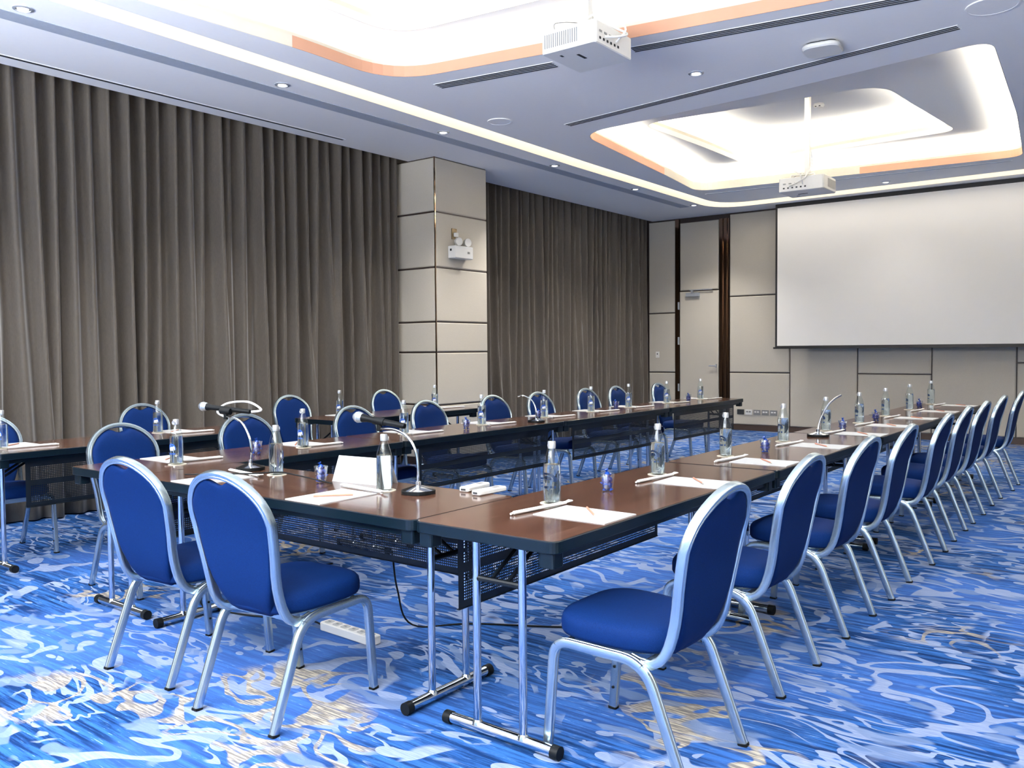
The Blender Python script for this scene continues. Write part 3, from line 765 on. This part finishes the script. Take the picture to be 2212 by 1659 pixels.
for k in range(4):
    KT.place((XR_T, 2.185 + LT / 2 + k * (LT + 0.015), 0), -PI / 2 + PI, 'dark walnut folding table in the right-hand row, %s from the camera' % ORD[k], 'table', 'folding conference tables')
for k in range(4):
    KT.place((XL_T, 2.185 + LT / 2 + k * (LT + 0.003), 0), -PI / 2, 'dark walnut folding table in the long row on the curtain side, %s from the camera' % ORD[k], 'table', 'folding conference tables')
KT.place((-3.075, 2.185 + WT / 2, 0), 0, 'dark walnut folding table crossing at the camera end between the two rows', 'table', 'folding conference tables')
KT.place((-5.88, 2.2 + LT / 2, 0), -PI / 2, 'dark walnut folding table in the outermost line by the near curtains, at the left edge', 'table', 'folding conference tables')
KT2.place((-6.01, 4.98 + LT / 2, 0), -PI / 2, 'dark walnut folding table in front of the wall column by the curtains', 'table', 'folding conference tables')

# ================================================================ CHAIRS
SECT = [(-.011, -.0145), (-.003, -.0155), (-.0015, -.0135), (.0015, -.0135), (.003, -.0155), (.011, -.0145), (.013, -.011), (.013, .011), (.011, .0145), (.003, .0155), (.0015, .0135), (-.0015, .0135), (-.003, .0155), (-.011, .0145), (-.013, .011), (-.013, -.011)]
def prof_y(z):
    """backward lean of the back as a function of height (y is forward)"""
    K = [(0.36, 0.125), (0.40, 0.092), (0.44, 0.070), (0.50, 0.052), (0.60, 0.034), (0.71, 0.016), (0.83, -0.020), (0.94, -0.066)]
    if z <= K[0][0]: return K[0][1]
    for (a, ya), (b, yb) in zip(K[:-1], K[1:]):
        if z <= b: t = (z - a) / (b - a); return ya + (yb - ya) * t
    return K[-1][1]
def hw_z(z):
    K = [(0.36, 0.190), (0.44, 0.186), (0.50, 0.186), (0.56, 0.190), (0.62, 0.198), (0.68, 0.206), (0.74, 0.2115)]
    if z <= K[0][0]: return K[0][1]
    for (a, ya), (b, yb) in zip(K[:-1], K[1:]):
        if z <= b: t = (z - a) / (b - a); t = t * t * (3 - 2 * t); return ya + (yb - ya) * t
    q = min(1.0, (z - 0.74) / 0.178)
    return 0.2115 * math.sqrt(max(0, 1 - q * q))
def make_chair():
    r = empty('banquet_chair')
    alu = MT['alu']
    # legs and seat rails: side frames at x = +-0.212
    for s in (-1, 1):
        X = s * 0.212
        full = fillet([(X, 0.0, 0.0), (X, 0.128, 0.350), (X, 0.170, 0.381), (X, 0.455, 0.381), (X, 0.512, 0.0)], [0.055, 0.035, 0.055], 7)
        full = fillet([(X, 0.0, 0.006), (X, 0.142, 0.378), (X, 0.482, 0.383), (X, 0.512, 0.006)], [0.085, 0.062], 8)
        rear = [p for p in full[:6]]; rail = full[5:-5]; front = full[-6:]
        for nm, pth in (('leg', rear), ('leg', front)):
            m = MB(); m.sweep(pth, SECT, alu, (1, 0, 0)); lg = m.build(nm, r, sharp=50)
            end = pth[0] if nm == 'leg' and pth is rear else pth[-1]
            c = MB(); dirv = Vector((0, -0.06 if pth is rear else 0.02, -0.2)).normalized()
            c.sweep([end + Vector((0, 0, 0.003)), Vector((end.x, end.y + dirv.y * 0.006, 0.0))], [(a * 1.12, b * 1.12) for a, b in SECT], MT['rubber'], (1, 0, 0)); c.build('leg_cap', lg)
            if pth is front:
                bmp = MB()
                for z in (0.085, 0.165):
                    yy = 0.512 - (z - 0.012) * 0.081
                    bmp.lathe([(0.006, 0), (0.005, 0.005), (0, 0.006)], MT['rubber'], 10, T=Matrix.Translation((X - s * 0.012, yy, z)) @ Matrix.Rotation(-s * PI / 2, 4, 'Y'), cap=False)
                bmp.build('bumper', lg)
        m = MB(); m.sweep(rail, SECT, alu, (1, 0, 0)); m.build('seat_rail', r, sharp=50)
    # back frame loop
    path = []; nr = []
    zs = [0.3745, 0.366, 0.364, 0.369, 0.383, 0.405, 0.435, 0.47, 0.51, 0.56, 0.61, 0.66, 0.70, 0.74]
    ys = [0.205, 0.175, 0.150, 0.126, 0.102, 0.084, 0.070, 0.059, 0.050, 0.041, 0.033, 0.024, 0.017, 0.009]
    left = [Vector((-hw_z(z), y, z)) for y, z in zip(ys, zs)]
    arc = []
    for k in range(1, 20):
        a = PI - PI * k / 20; z = 0.74 + 0.178 * math.sin(a); arc.append(Vector((0.2115 * math.cos(a), 0.009 + (prof_y(z) - prof_y(0.74)), z)))
    right = [Vector((-p.x, p.y, p.z)) for p in reversed(left)]
    path = left + arc + right
    for i, p in enumerate(path):
        if i < len(left): a, b = left[max(i - 1, 0)], left[min(i + 1, len(left) - 1)]; t = Vector((0, b.y - a.y, b.z - a.z)).normalized()
        elif i < len(left) + len(arc): t = Vector((0, -0.33, 1)).normalized()
        else:
            j = i - len(left) - len(arc); a, b = right[max(j - 1, 0)], right[min(j + 1, len(right) - 1)]; t = -Vector((0, b.y - a.y, b.z - a.z)).normalized()
        nr.append(Vector((0, t.z, -t.y)))
    m = MB(); m.sweep(path, [(b, a) for a, b in reversed(SECT)], alu, nr); m.build('back_frame', r, sharp=50)
    # back pad
    W = 0.199; nx = 28; nzz = 26; fr = []; bk = []
    def zmax(x):
        q = min(1, abs(x) / W); z = 0.742 + 0.164 * math.sqrt(max(0, 1 - q * q))
        if abs(x) < 0.062: z -= 0.030 * (math.cos(x / 0.062 * PI / 2)) ** 1.2
        return z
    def zmin(x):
        ax = abs(x)
        if ax <= 0.100: return 0.378
        if ax <= 0.166: return 0.378 + (ax - 0.100) / 0.066 * 0.139
        return 0.517 + (ax - 0.166) / (W - 0.166) * 0.215
    v = []; f = []
    for i in range(nx + 1):
        x = -W * math.cos(PI * i / nx)
        za, zb = zmin(x), zmax(x)
        if zb < za: zb = za + 0.001
        for j in range(nzz + 1):
            t = 0.5 - 0.5 * math.cos(PI * j / nzz); z = za + (zb - za) * t
            e = min(1.0, (W - abs(x)) / 0.045, (z - za) / 0.045 + 0.0, (zb - z) / 0.045); e = max(0, e)
            b = math.sqrt(1 - (1 - e) ** 2)
            y = prof_y(z) + (0.0 if z > 0.45 else -0.0)
            v.append((x, y + 0.004 + 0.024 * b, z)); v.append((x, y - 0.004 - 0.011 * b, z))
    S = nzz + 1
    for i in range(nx):
        for j in range(nzz):
            a = (i * S + j) * 2; b = a + 2; c = ((i + 1) * S + j) * 2; d_ = c + 2
            f.append((a, b, d_, c)); f.append((a + 1, c + 1, d_ + 1, b + 1))
    for i in range(nx):
        for j in (0, nzz):
            a = (i * S + j) * 2; c = ((i + 1) * S + j) * 2
            f.append((a, c, c + 1, a + 1) if j == 0 else (a, a + 1, c + 1, c))
    for j in range(nzz):
        for i in (0, nx):
            a = (i * S + j) * 2; b = a + 2
            f.append((a, a + 1, b + 1, b) if i == 0 else (a, b, b + 1, a + 1))
    m = MB(); m.add(v, f, MT['blue'], True); m.build('backrest', r, sharp=60)
    # seat pan and cushion
    def ring(sx, sy, z, n=40, cyc=0.292, e=3.4):
        out = []
        for k in range(n):
            a = 2 * PI * k / n; ca, sa = math.cos(a), math.sin(a)
            x = math.copysign(abs(ca) ** (2 / e), ca); y = math.copysign(abs(sa) ** (2 / e), sa)
            wv = 0.214 + 0.012 * y - 0.010 * max(0, -y)
            out.append((x * wv * sx, cyc + y * 0.221 * sy, z + 0.010 * y * 0.5))
        return out
    prof = [(0.90, 0.397), (0.975, 0.400), (1.0, 0.412), (1.0, 0.440), (0.985, 0.455), (0.95, 0.466), (0.88, 0.474), (0.70, 0.481), (0.45, 0.484), (0.2, 0.485)]
    v = []; f = []; n = 40
    for s_, z in prof: v += ring(s_, s_, z)
    for k in range(len(prof) - 1):
        for i in range(n): j = (i + 1) % n; f.append((k * n + i, k * n + j, (k + 1) * n + j, (k + 1) * n + i))
    f.append(tuple(reversed(range(n)))); f.append(tuple((len(prof) - 1) * n + i for i in range(n)))
    m = MB(); m.add(v, f, MT['blue'], True); m.build('seat', r, sharp=60)
    pan_ = []
    m = MB(); v = ring(0.84, 0.84, 0.384, cyc=0.305) + ring(0.84, 0.84, 0.398, cyc=0.305)
    m.add(v, [(i, (i + 1) % n, n + (i + 1) % n, n + i) for i in range(n)] + [tuple(reversed(range(n))), tuple(range(n, 2 * n))], alu, False)
    m.box((-0.20, 0.12, 0.369), (0.20, 0.145, 0.385), alu); m.box((-0.20, 0.43, 0.369), (0.20, 0.455, 0.385), alu); m.build('seat_pan', r)
    return r
KC = Kind(make_chair)
jit = random.Random(4)
CR = [2.542, 3.43, 4.275, 5.04, 5.97, 6.76, 7.50, 8.42, 9.375]
for k, y in enumerate(CR):
    KC.place((-1.155 + (0.024 if k == 0 else jit.uniform(-0.015, 0.015)), y, 0), PI / 2 + jit.uniform(-0.02, 0.02),
             'blue banquet chair, outer side of the right-hand row, %s from the camera' % ORD[k], 'chair', 'chairs along the right-hand row')
CL = [2.66, 3.55, 4.52, 5.34, 6.28, 6.98, 7.90, 8.55, 9.52]
for k, y in enumerate(CL):
    KC.place((-4.985 + jit.uniform(-0.02, 0.02), y, 0), -PI / 2 + jit.uniform(-0.03, 0.03),
             'blue banquet chair, curtain side of the long left row, %s from the camera' % ORD[k], 'chair', 'chairs along the left-hand row')
KC.place((-3.375, 1.845, 0), 0.07, 'blue banquet chair seen from behind at the crossing table, left of the pair', 'chair', 'chairs at the crossing table')
KC.place((-2.685, 1.827, 0), 0.07, 'blue banquet chair seen from behind at the crossing table, right of the pair', 'chair', 'chairs at the crossing table')
for x, y, lab in ((-6.49, 2.50, 'cut off by the left picture edge'), (-6.76, 3.80, 'second from the left picture edge'),
                  (-6.78, 5.33, 'left of two before the wall column'), (-6.80, 6.62, 'right of two before the wall column')):
    KC.place((x, y, 0), -PI / 2, 'blue banquet chair backed to the curtains, ' + lab, 'chair', 'chairs in the outermost line')

# ================================================================ TABLEWARE
def make_bottle():
    r = empty('water_bottle')
    prof = [(0.028, 0.0), (0.0345, 0.003), (0.0360, 0.010), (0.0350, 0.017), (0.0350, 0.125), (0.0340, 0.143), (0.0305, 0.163), (0.0245, 0.185), (0.0185, 0.203), (0.0150, 0.216), (0.0145, 0.222)]
    m = MB(); m.lathe(prof, MT['glass'], 28, cap=False)
    m.lathe([(0.0, 0.0), (0.028, 0.0)], MT['glass'], 28, cap=False); m.build('bottle_glass', r, sharp=80)
    wp = [(0.0, 0.008), (0.0300, 0.008), (0.0328, 0.014), (0.0328, 0.144), (0.0310, 0.152), (0.0, 0.152)]
    m = MB(); m.lathe(wp, MT['water'], 28, cap=False); m.build('water', r, sharp=50)
    m = MB(); m.lathe([(0.0, 0.242), (0.0145, 0.242), (0.0158, 0.238), (0.0158, 0.222), (0.0150, 0.214), (0.0135, 0.214)], MT['cap'], 20, cap=False)
    for k in range(14):
        a = 2 * PI * k / 14; rr = 0.0085
    T = Matrix.Translation((0, 0.0172, 0.224)) @ Matrix.Rotation(-PI / 2, 4, 'X')
    m.lathe([(0.0105, 0), (0.0105, 0.002), (0.006, 0.002), (0.006, 0)], MT['cap'], 16, T=T, cap=False)
    m.build('cap', r, sharp=40)
    # printed emblem: blue ring over a white elephant, wrapped on the glass (faces local +Y)
    lb = MB()
    R = 0.0353
    def wrap(u, z, dr=0.0): a = PI / 2 - u / R; return ((R + dr) * math.cos(a), (R + dr) * math.sin(a), z)
    def shape(poly, cz, sc_, mat, dr, cu=0.0, fan=True):
        n = len(poly); c0 = (sum(p[0] for p in poly) / n, sum(p[1] for p in poly) / n)
        v = [wrap(cu + c0[0] * sc_, cz + c0[1] * sc_, dr)] + [wrap(cu + p[0] * sc_, cz + p[1] * sc_, dr) for p in poly]
        lb.add(v, [(0, i + 1, (i + 1) % n + 1) for i in range(n)], mat)
    n = 28; v = []; f = []
    for ring_r in (1.0, 0.74):
        for k in range(n + 1):
            a = -0.35 + (PI + 0.7) * k / n; v.append(wrap(0.023 * ring_r * math.cos(a), 0.088 + 0.026 * ring_r * math.sin(a), 0.0002))
    for k in range(n): f.append((k, k + 1, n + 2 + k, n + 1 + k))
    lb.add(v, f, MT['bluei'])
    n = 24; v = []; f = []
    disc = [(0.70 * math.cos(2 * PI * k / n), 0.72 * math.sin(2 * PI * k / n)) for k in range(n)]
    shape([(0.62 * math.cos(a_), 0.62 * math.sin(a_)) for a_ in [-0.3 + (PI + 0.6) * k / 16 for k in range(17)]], 0.090, 0.022, MT['bluei'], 0.0003)
    body = [(0.55 * math.cos(2 * PI * k / 18), 0.32 * math.sin(2 * PI * k / 18)) for k in range(18)]
    shape(body, 0.090, 0.021, MT['whitei'], 0.0006)
    shape([(0.27 * math.cos(2 * PI * k / 14), 0.27 * math.sin(2 * PI * k / 14)) for k in range(14)], 0.094, 0.021, MT['whitei'], 0.0007, -0.0125)
    for u in (-0.009, -0.003, 0.004, 0.009):
        lb.add([wrap(u - 0.0017, 0.076, .0006), wrap(u + 0.0017, 0.076, .0006), wrap(u + 0.0017, 0.087, .0006), wrap(u - 0.0017, 0.087, .0006)], [(0, 1, 2, 3)], MT['whitei'])
    lb.add([wrap(-0.019, 0.080, .0006), wrap(-0.0155, 0.079, .0006), wrap(-0.0145, 0.093, .0006), wrap(-0.018, 0.094, .0006)], [(0, 1, 2, 3)], MT['whitei'])
    for k in range(7):
        u = -0.020 + k * 0.0062; lb.add([wrap(u, 0.055, .0004), wrap(u + 0.004, 0.055, .0004), wrap(u + 0.004, 0.064, .0004), wrap(u, 0.064, .0004)], [(0, 1, 2, 3)], MT['bluei'])
    lb.build('printed_emblem', r)
    return r
KB = Kind(make_bottle)
def make_coaster():
    m = MB(); m.lathe([(0.0, 0.0), (0.047, 0.0), (0.048, 0.0012), (0.047, 0.0024), (0.0, 0.0024)], MT['coaster'], 28, cap=False, smooth=False); return m.build('coaster')
KCo = Kind(make_coaster)
def make_pad():
    r = empty('notepad')
    m = MB(); m.box((-0.108, 0, 0), (0.108, 0.306, 0.0035), MT['paper']); m.build('paper_block', r)
    m = MB(); m.box((-0.03, 0.020, 0.0034), (0.03, 0.026, 0.0037), MT['pencil']); m.build('printed_line', r); return r
def make_pad():
    m = MB(); m.box((-0.108, 0, 0), (0.108, 0.306, 0.0035), MT['paper'])
    m.box((0.06, 0.275, 0.0035), (0.085, 0.281, 0.0036), MT['trackg']); return m.build('notepad')
KP = Kind(make_pad)
def make_pencil():
    r = empty('pencil')
    m = MB(); m.tube([(-0.085, 0, 0.004), (0.075, 0, 0.004)], 0.0038, MT['pencil'], 6); m.build('barrel', r)
    T = Matrix.Translation((0.075, 0, 0.004)) @ Matrix.Rotation(PI / 2, 4, 'Y')
    m = MB(); m.lathe([(0.0038, 0), (0.0008, 0.014), (0, 0.016)], MT['coaster'], 6, T=T, cap=False); m.build('tip', r); return r
KPn = Kind(make_pencil)
def make_straw():
    r = empty('drinking_straw')
    m = MB(); m.tube([(-0.150, 0, 0.0085), (0.135, 0, 0.0085)], 0.0070, MT['straw'], 10); m.build('paper_sleeve', r)
    m = MB(); m.add([(0.133, -0.0066, 0.0085), (0.133, 0.0066, 0.0085), (0.165, 0.0125, 0.013), (0.165, -0.0125, 0.013), (0.133, -0.006, 0.0125), (0.133, 0.006, 0.0125), (0.163, 0.011, 0.0165), (0.163, -0.011, 0.0165)],
                    [(3, 2, 1, 0), (4, 5, 6, 7), (0, 1, 5, 4), (1, 2, 6, 5), (2, 3, 7, 6), (3, 0, 4, 7)], MT['straw'])
    m.build('torn_end', r)
    m = MB(); m.tube([(-0.150, 0, 0.0085), (-0.166, 0, 0.0065)], 0.0045, MT['straw'], 8); m.build('twisted_end', r); return r
KS = Kind(make_straw)
def make_tumbler():
    m = MB()
    m.lathe([(0.0, 0.0), (0.0205, 0.0), (0.0225, 0.003), (0.0325, 0.076), (0.0305, 0.076), (0.0200, 0.014), (0.0, 0.013)], MT['tumbler'], 24, cap=False)
    return m.build('small_glass', sharp=50)
KG = Kind(make_tumbler)
def make_candy():
    m = MB()
    v = []; prof = [(0.0100, -0.022), (0.0030, -0.0125), (0.0090, -0.0090), (0.0112, 0), (0.0090, 0.0090), (0.0030, 0.0125), (0.0100, 0.022)]
    m.lathe(prof, MT['candy'], 10, T=Matrix.Rotation(PI / 2, 4, 'X'), cap=False, smooth=False); return m.build('wrapped_candy')
KCa = Kind(make_candy)
def setting(p, d, who, grp, by=None, rot_lab=None, parts='bcpns', dv=0.0):
    """p: point of the table edge in front of the seat, d: direction the sitter faces (angle of local +Y)"""
    rz = d - PI / 2
    def W(u, v): return (p[0] + u * math.cos(rz) - v * math.sin(rz), p[1] + u * math.sin(rz) + v * math.cos(rz))
    x, y = by if by else W(0.12, 0.42)
    lab = who
    if 'c' in parts: KCo.place((x - 0.004, y + 0.006, ZT), 0, 'cream coaster under the bottle ' + lab, 'coaster', grp + ', coasters')
    KB.place((x, y, ZT + 0.0024), (rot_lab if rot_lab is not None else rz + PI), 'glass water bottle with blue emblem ' + lab, 'bottle', grp + ', bottles')
    q = jit.uniform(-0.03, 0.03)
    if 'n' in parts:
        X, Y = W(0.0, 0.008 + dv); KP.place((X, Y, ZT), rz + q, 'white notepad ' + lab, 'notepad', grp + ', notepads')
        X, Y = W(0.02 + jit.uniform(-.02, .02), 0.155 + dv); KPn.place((X, Y, ZT + 0.0035), rz + 0.72 + PI + jit.uniform(-0.12, 0.12), 'wooden pencil on the notepad ' + lab, 'pencil', grp + ', pencils')
    if 's' in parts:
        X, Y = W(-0.01 + jit.uniform(-.01, .01), 0.352); KS.place((X, Y, ZT), rz + q - 0.12, 'white wrapped drinking straw ' + lab, 'straw', grp + ', straws')
BR = [(-1.906, 2.743), (-1.929, 3.661), (-1.95, 4.50), (-1.952, 5.402), (-1.956, 6.274), (-1.938, 7.049), (-1.95, 7.885), (-1.96, 8.80), (-1.97, 9.78)]
for k, (x, y) in enumerate(BR):
    setting((-1.512, y - 0.125), PI, 'on the right-hand row, %s place from the camera' % ORD[k], 'places on the right-hand row', (x, y), rot_lab=math.radians(58), dv=0.004)
BL = [(-4.225, 2.555), (-4.301, 3.465), (-4.39, 4.45), (-4.39, 5.336), (-4.40, 6.22), (-4.40, 7.0), (-4.40, 7.72), (-4.40, 8.56), (-4.40, 9.42)]
for k, (x, y) in enumerate(BL):
    setting((-4.637, y + 0.125), 0.0, 'on the long left row, %s place from the camera' % ORD[k], 'places on the left-hand row', (x, y), rot_lab=math.radians(-165) if k < 2 else math.radians(-155))
for (x, y), lab, px in (((-3.455, 2.617), 'on the crossing table, left place', -3.585), ((-2.672, 2.585), 'on the crossing table, beside the tent card', -2.742)):
    setting((px, 2.19), PI / 2, lab, 'places on the crossing table', (x, y), rot_lab=math.radians(-30))
for (x, y), lab in (((-5.90, 2.36), 'on the outermost table, at the left edge'), ((-6.03, 3.50), 'on the outermost table, behind the left row'),
                    ((-6.05, 5.30), 'on the table before the wall column, left place'), ((-6.06, 6.60), 'on the table before the wall column, right place')):
    setting((-6.17 if y < 4 else -6.30, y + 0.14), 0.0, lab, 'places on the outermost line', (x, y), rot_lab=math.radians(-150), parts='cns')
GL = [(-1.88, 3.116, 'right-hand row, nearest the camera'), (-1.83, 4.779, 'right-hand row, second nearest'), (-1.856, 6.337, 'right-hand row beside the gooseneck stand'),
      (-1.879, 7.303, 'right-hand row, fourth from the camera'), (-1.923, 9.034, 'right-hand row, nearest the screen'), (-4.259, 3.09, 'left row beside the crossing table'),
      (-4.235, 4.963, 'left row, second from the camera'), (-4.33, 6.035, 'left row behind the small microphone base'), (-4.42, 7.50, 'left row, fourth from the camera'), (-4.36, 9.02, 'left row, nearest the screen'),
      (-3.085, 2.585, 'crossing table left of the tent card')]
for x, y, lab in GL:
    KG.place((x, y, ZT), 0, 'small clear glass of blue sweets on the ' + lab, 'glass', 'small sweet glasses')
    rr = random.Random(int(x * 1000 + y * 77))
    for j in range(7):
        a = j * 2.094 + (1.05 if j > 2 else 0) + rr.uniform(-.2, .2); rad = (0.0095, 0.0135, 0.0)[j // 3]; zz = (0.026, 0.049, 0.072)[j // 3]
        c = KCa.place((x + rad * math.cos(a), y + rad * math.sin(a), ZT + zz), 0, 'blue sweet in the small glass on the ' + lab, 'sweet', 'blue wrapped sweets in the glass on the ' + lab)
        c.rotation_euler = (rr.uniform(1.0, 1.45), rr.uniform(-.2, .2), a + PI / 2 + rr.uniform(-.4, .4))

# microphone stands -----------------------------------------------------------
def mic_base(mb_parent, R=0.072):
    n = 8
    m = MB(); m.prism([(R * math.cos(2 * PI * k / 32), R * math.sin(2 * PI * k / 32)) for k in range(32)], 0, 0.016, MT['rubber'], 0.002); bo = m.build('base', mb_parent)
    v = [(0.98 * R * math.cos(2 * PI * k / n), 0.98 * R * math.sin(2 * PI * k / n), 0.0162) for k in range(n)] + [(0.016 * math.cos(2 * PI * k / n), 0.016 * math.sin(2 * PI * k / n), 0.034) for k in range(n)]
    m = MB(); m.add(v, [(k, (k + 1) % n, n + (k + 1) % n, n + k) for k in range(n)] + [tuple(range(n, 2 * n))], MT['chrome'])
    m.lathe([(0.012, 0.033), (0.012, 0.05), (0.008, 0.052)], MT['chrome'], 14, cap=False); m.build('base_cover', bo)
def neck(parent, pts, base):
    m = MB(); m.tube(smooth_path([tuple(Vector(p) - Vector(base)) for p in pts], 8), 0.0062, MT['chrome'], 10); m.build('gooseneck', parent)
def place_mic(name_lab, base, npts, clip_at, head, tail, mic_lab=''):
    r = empty('microphone_stand', base); tag(r, 'chrome gooseneck table stand ' + name_lab, 'microphone stand', 'gooseneck microphone stands')
    mic_base(r); neck(r, npts, base)
    if clip_at:
        cl = MB(); c = Vector(clip_at) - Vector(base)
        ax = (Vector(tail) - Vector(head)).normalized()
        cl.tube([c - Vector((0, 0, 0.006)), c + Vector((0, 0, 0.022))], 0.012, MT['rubber'], 12)
        cc = c + Vector((0, 0, 0.036)); cl.tube([cc - ax * 0.03, cc + ax * 0.03], 0.0175, MT['rubber'], 14); cl.build('clip', r)
        h = Vector(head); t = Vector(tail)
        mr = empty('microphone', tuple(h)); tag(mr, 'black handheld microphone with silver grille, ' + mic_lab, 'microphone', 'handheld microphones')
        L = (t - h).length
        q = (t - h).to_track_quat('Z', 'Y').to_matrix().to_4x4()
        g = MB(); g.lathe([(0.0, -0.004), (0.014, 0.001), (0.0225, 0.012), (0.0245, 0.024), (0.0235, 0.036), (0.0195, 0.048)], MT['grille'], 22, T=q, cap=False)
        g.lathe([(0.0250, 0.0215), (0.0256, 0.0245), (0.0250, 0.0275)], MT['cap'], 22, T=q, cap=False); g.build('grille', mr)
        g = MB(); g.lathe([(0.0, 0.046), (0.0195, 0.047), (0.0185, 0.056), (0.0145, 0.075), (0.0125, L - 0.004), (0.0105, L), (0.0, L)], MT['rubber'], 20, T=q, cap=False); g.build('handle', mr, sharp=50)
    return r
place_mic('on the crossing table, the right one of two', (-2.505, 2.62, ZT),
          [(-2.505, 2.62, 0.79), (-2.507, 2.62, 0.86), (-2.520, 2.62, 0.93), (-2.566, 2.62, 0.985), (-2.63, 2.62, 1.010), (-2.70, 2.62, 1.013), (-2.735, 2.62, 1.010)],
          (-2.735, 2.62, 1.008), (-2.872, 2.60, 1.062), (-2.60, 2.64, 1.028), 'above the tent card')
place_mic('on the crossing table, the left one of two', (-3.722, 2.66, ZT),
          [(-3.722, 2.66, 0.79), (-3.712, 2.66, 0.85), (-3.732, 2.66, 0.925), (-3.785, 2.66, 0.985), (-3.86, 2.66, 1.012), (-3.92, 2.66, 1.012)],
          (-3.925, 2.66, 1.006), (-4.10, 2.62, 1.066), (-3.80, 2.72, 1.040), 'with a pale cable looped round it')
r3 = place_mic('standing on the left row behind the fifth place', (-4.17, 5.78, ZT), [(-4.17, 5.78, 0.79), (-4.175, 5.78, 0.86), (-4.215, 5.78, 0.93), (-4.30, 5.78, 0.965), (-4.36, 5.78, 0.96)], None, None, None)
r4 = place_mic('on the right-hand row in front of the fifth bottle', (-1.875, 5.85, ZT), [(-1.875, 5.85, 0.79), (-1.868, 5.87, 0.86), (-1.835, 5.91, 0.95), (-1.80, 5.95, 1.00), (-1.77, 6.0, 1.025)], None, None, None)

# tent card, remotes, power strip, cables --------------------------------------
tc = MB()
ang = 0.10
T = Matrix.Translation((-2.925, 2.705, ZT)) @ Matrix.Rotation(ang, 4, 'Z')
for s in (-1, 1):
    v = [(-0.155, s * 0.050, 0), (0.155, s * 0.050, 0), (0.155, s * 0.001, 0.115), (-0.155, s * 0.001, 0.115)]
    v2 = [(a, b - s * 0.0012, c_) for a, b, c_ in v]
    tc.add(v + v2, [(0, 1, 2, 3), (7, 6, 5, 4), (0, 4, 5, 1), (2, 6, 7, 3), (0, 3, 7, 4), (1, 5, 6, 2)], MT['paper'], T=T)
tag(tc.build('tent_card'), 'blank white folded tent card standing on the crossing table', 'card')
def remote(x, y, rz, lab):
    r = empty('remote_control', (x, y, ZT), rz); tag(r, lab, 'remote control', 'white remote controls')
    m = MB(); m.prism(rrect(0.050, 0.175, 0.012, 4), 0.001, 0.021, MT['whitep'], 0.004); m.build('body', r)
    m = MB(); m.box((-0.012, -0.0885, 0.007), (0.012, -0.0865, 0.015), MT['slotm']); m.build('emitter_window', r)
    m = MB(); m.box((-0.012, 0.02, 0.0208), (0.012, 0.06, 0.0215), MT['greyp']); m.build('button_row', r)
remote(-2.375, 2.835, 0.10, 'white remote control lying at the table corner joint, left of the pair')
remote(-2.262, 2.795, -0.06, 'white remote control lying at the table corner joint, right of the pair')
ps = empty('power_strip', (-3.06, 2.72, 0), -0.05); tag(ps, 'white power strip lying on the carpet under the crossing table', 'power strip')
m = MB(); m.prism(rrect(0.38, 0.065, 0.012, 3), 0.001, 0.042, MT['whitep'], 0.004); m.build('housing', ps)
for k in range(6):
    m = MB(); m.prism(rrect(0.040, 0.042, 0.01, 3, -0.15 + k * 0.06, 0), 0.0418, 0.0445, MT['paper'], 0.0008)
    m.box((-0.157 + k * 0.06, -0.006, 0.0444), (-0.153 + k * 0.06, 0.006, 0.0448), MT['slotm']); m.box((-0.147 + k * 0.06, -0.006, 0.0444), (-0.143 + k * 0.06, 0.006, 0.0448), MT['slotm']); m.build('outlet', ps)
def cable(pts, r, lab, mat='rubber', name='cable'):
    m = MB(); m.tube(smooth_path(pts, 8), r, MT[mat], 8); tag(m.build(name), lab, 'cable', 'cables')
cable([(-3.26, 2.72, 0.02), (-3.42, 2.75, 0.006), (-3.75, 2.62, 0.006), (-4.1, 2.60, 0.006), (-4.3, 2.9, 0.006), (-4.2, 3.6, 0.006)], 0.0045, 'black power cable running over the carpet from the power strip to the left')
cable([(-2.95, 2.9, 0.39), (-2.94, 2.92, 0.2), (-2.90, 2.98, 0.02), (-2.7, 3.2, 0.006), (-2.2, 3.5, 0.006), (-1.95, 3.9, 0.006)], 0.0045, 'black cable hanging behind the crossing table down to the carpet')
cable([(-3.80, 2.34, 0.757), (-3.63, 2.42, 0.765), (-3.45, 2.47, 0.775), (-3.26, 2.48, 0.795), (-3.14, 2.49, 0.79), (-3.05, 2.53, 0.772), (-2.99, 2.57, 0.755)], 0.0035, 'thin dark cable arching over the notepad towards the tent card')
cable([(-3.79, 2.72, 1.04), (-3.76, 2.76, 1.05), (-3.90, 2.78, 1.085), (-4.03, 2.74, 1.075), (-4.06, 2.70, 1.03), (-3.95, 2.70, 1.00)], 0.006, 'pale cable looped round the left microphone', 'straw')

# projectors last: they hang from the recess ceilings
x, y, z, rz = PROJ[0]; projector(x, y, z, rz, ZU if False else 4.15, 'white projector hanging from the near ceiling recess, vents facing the camera')
x, y, z, rz = PROJ[1]; projector(x, y, z, rz, 4.15, 'white projector hanging on a long pole from the far ceiling recess')
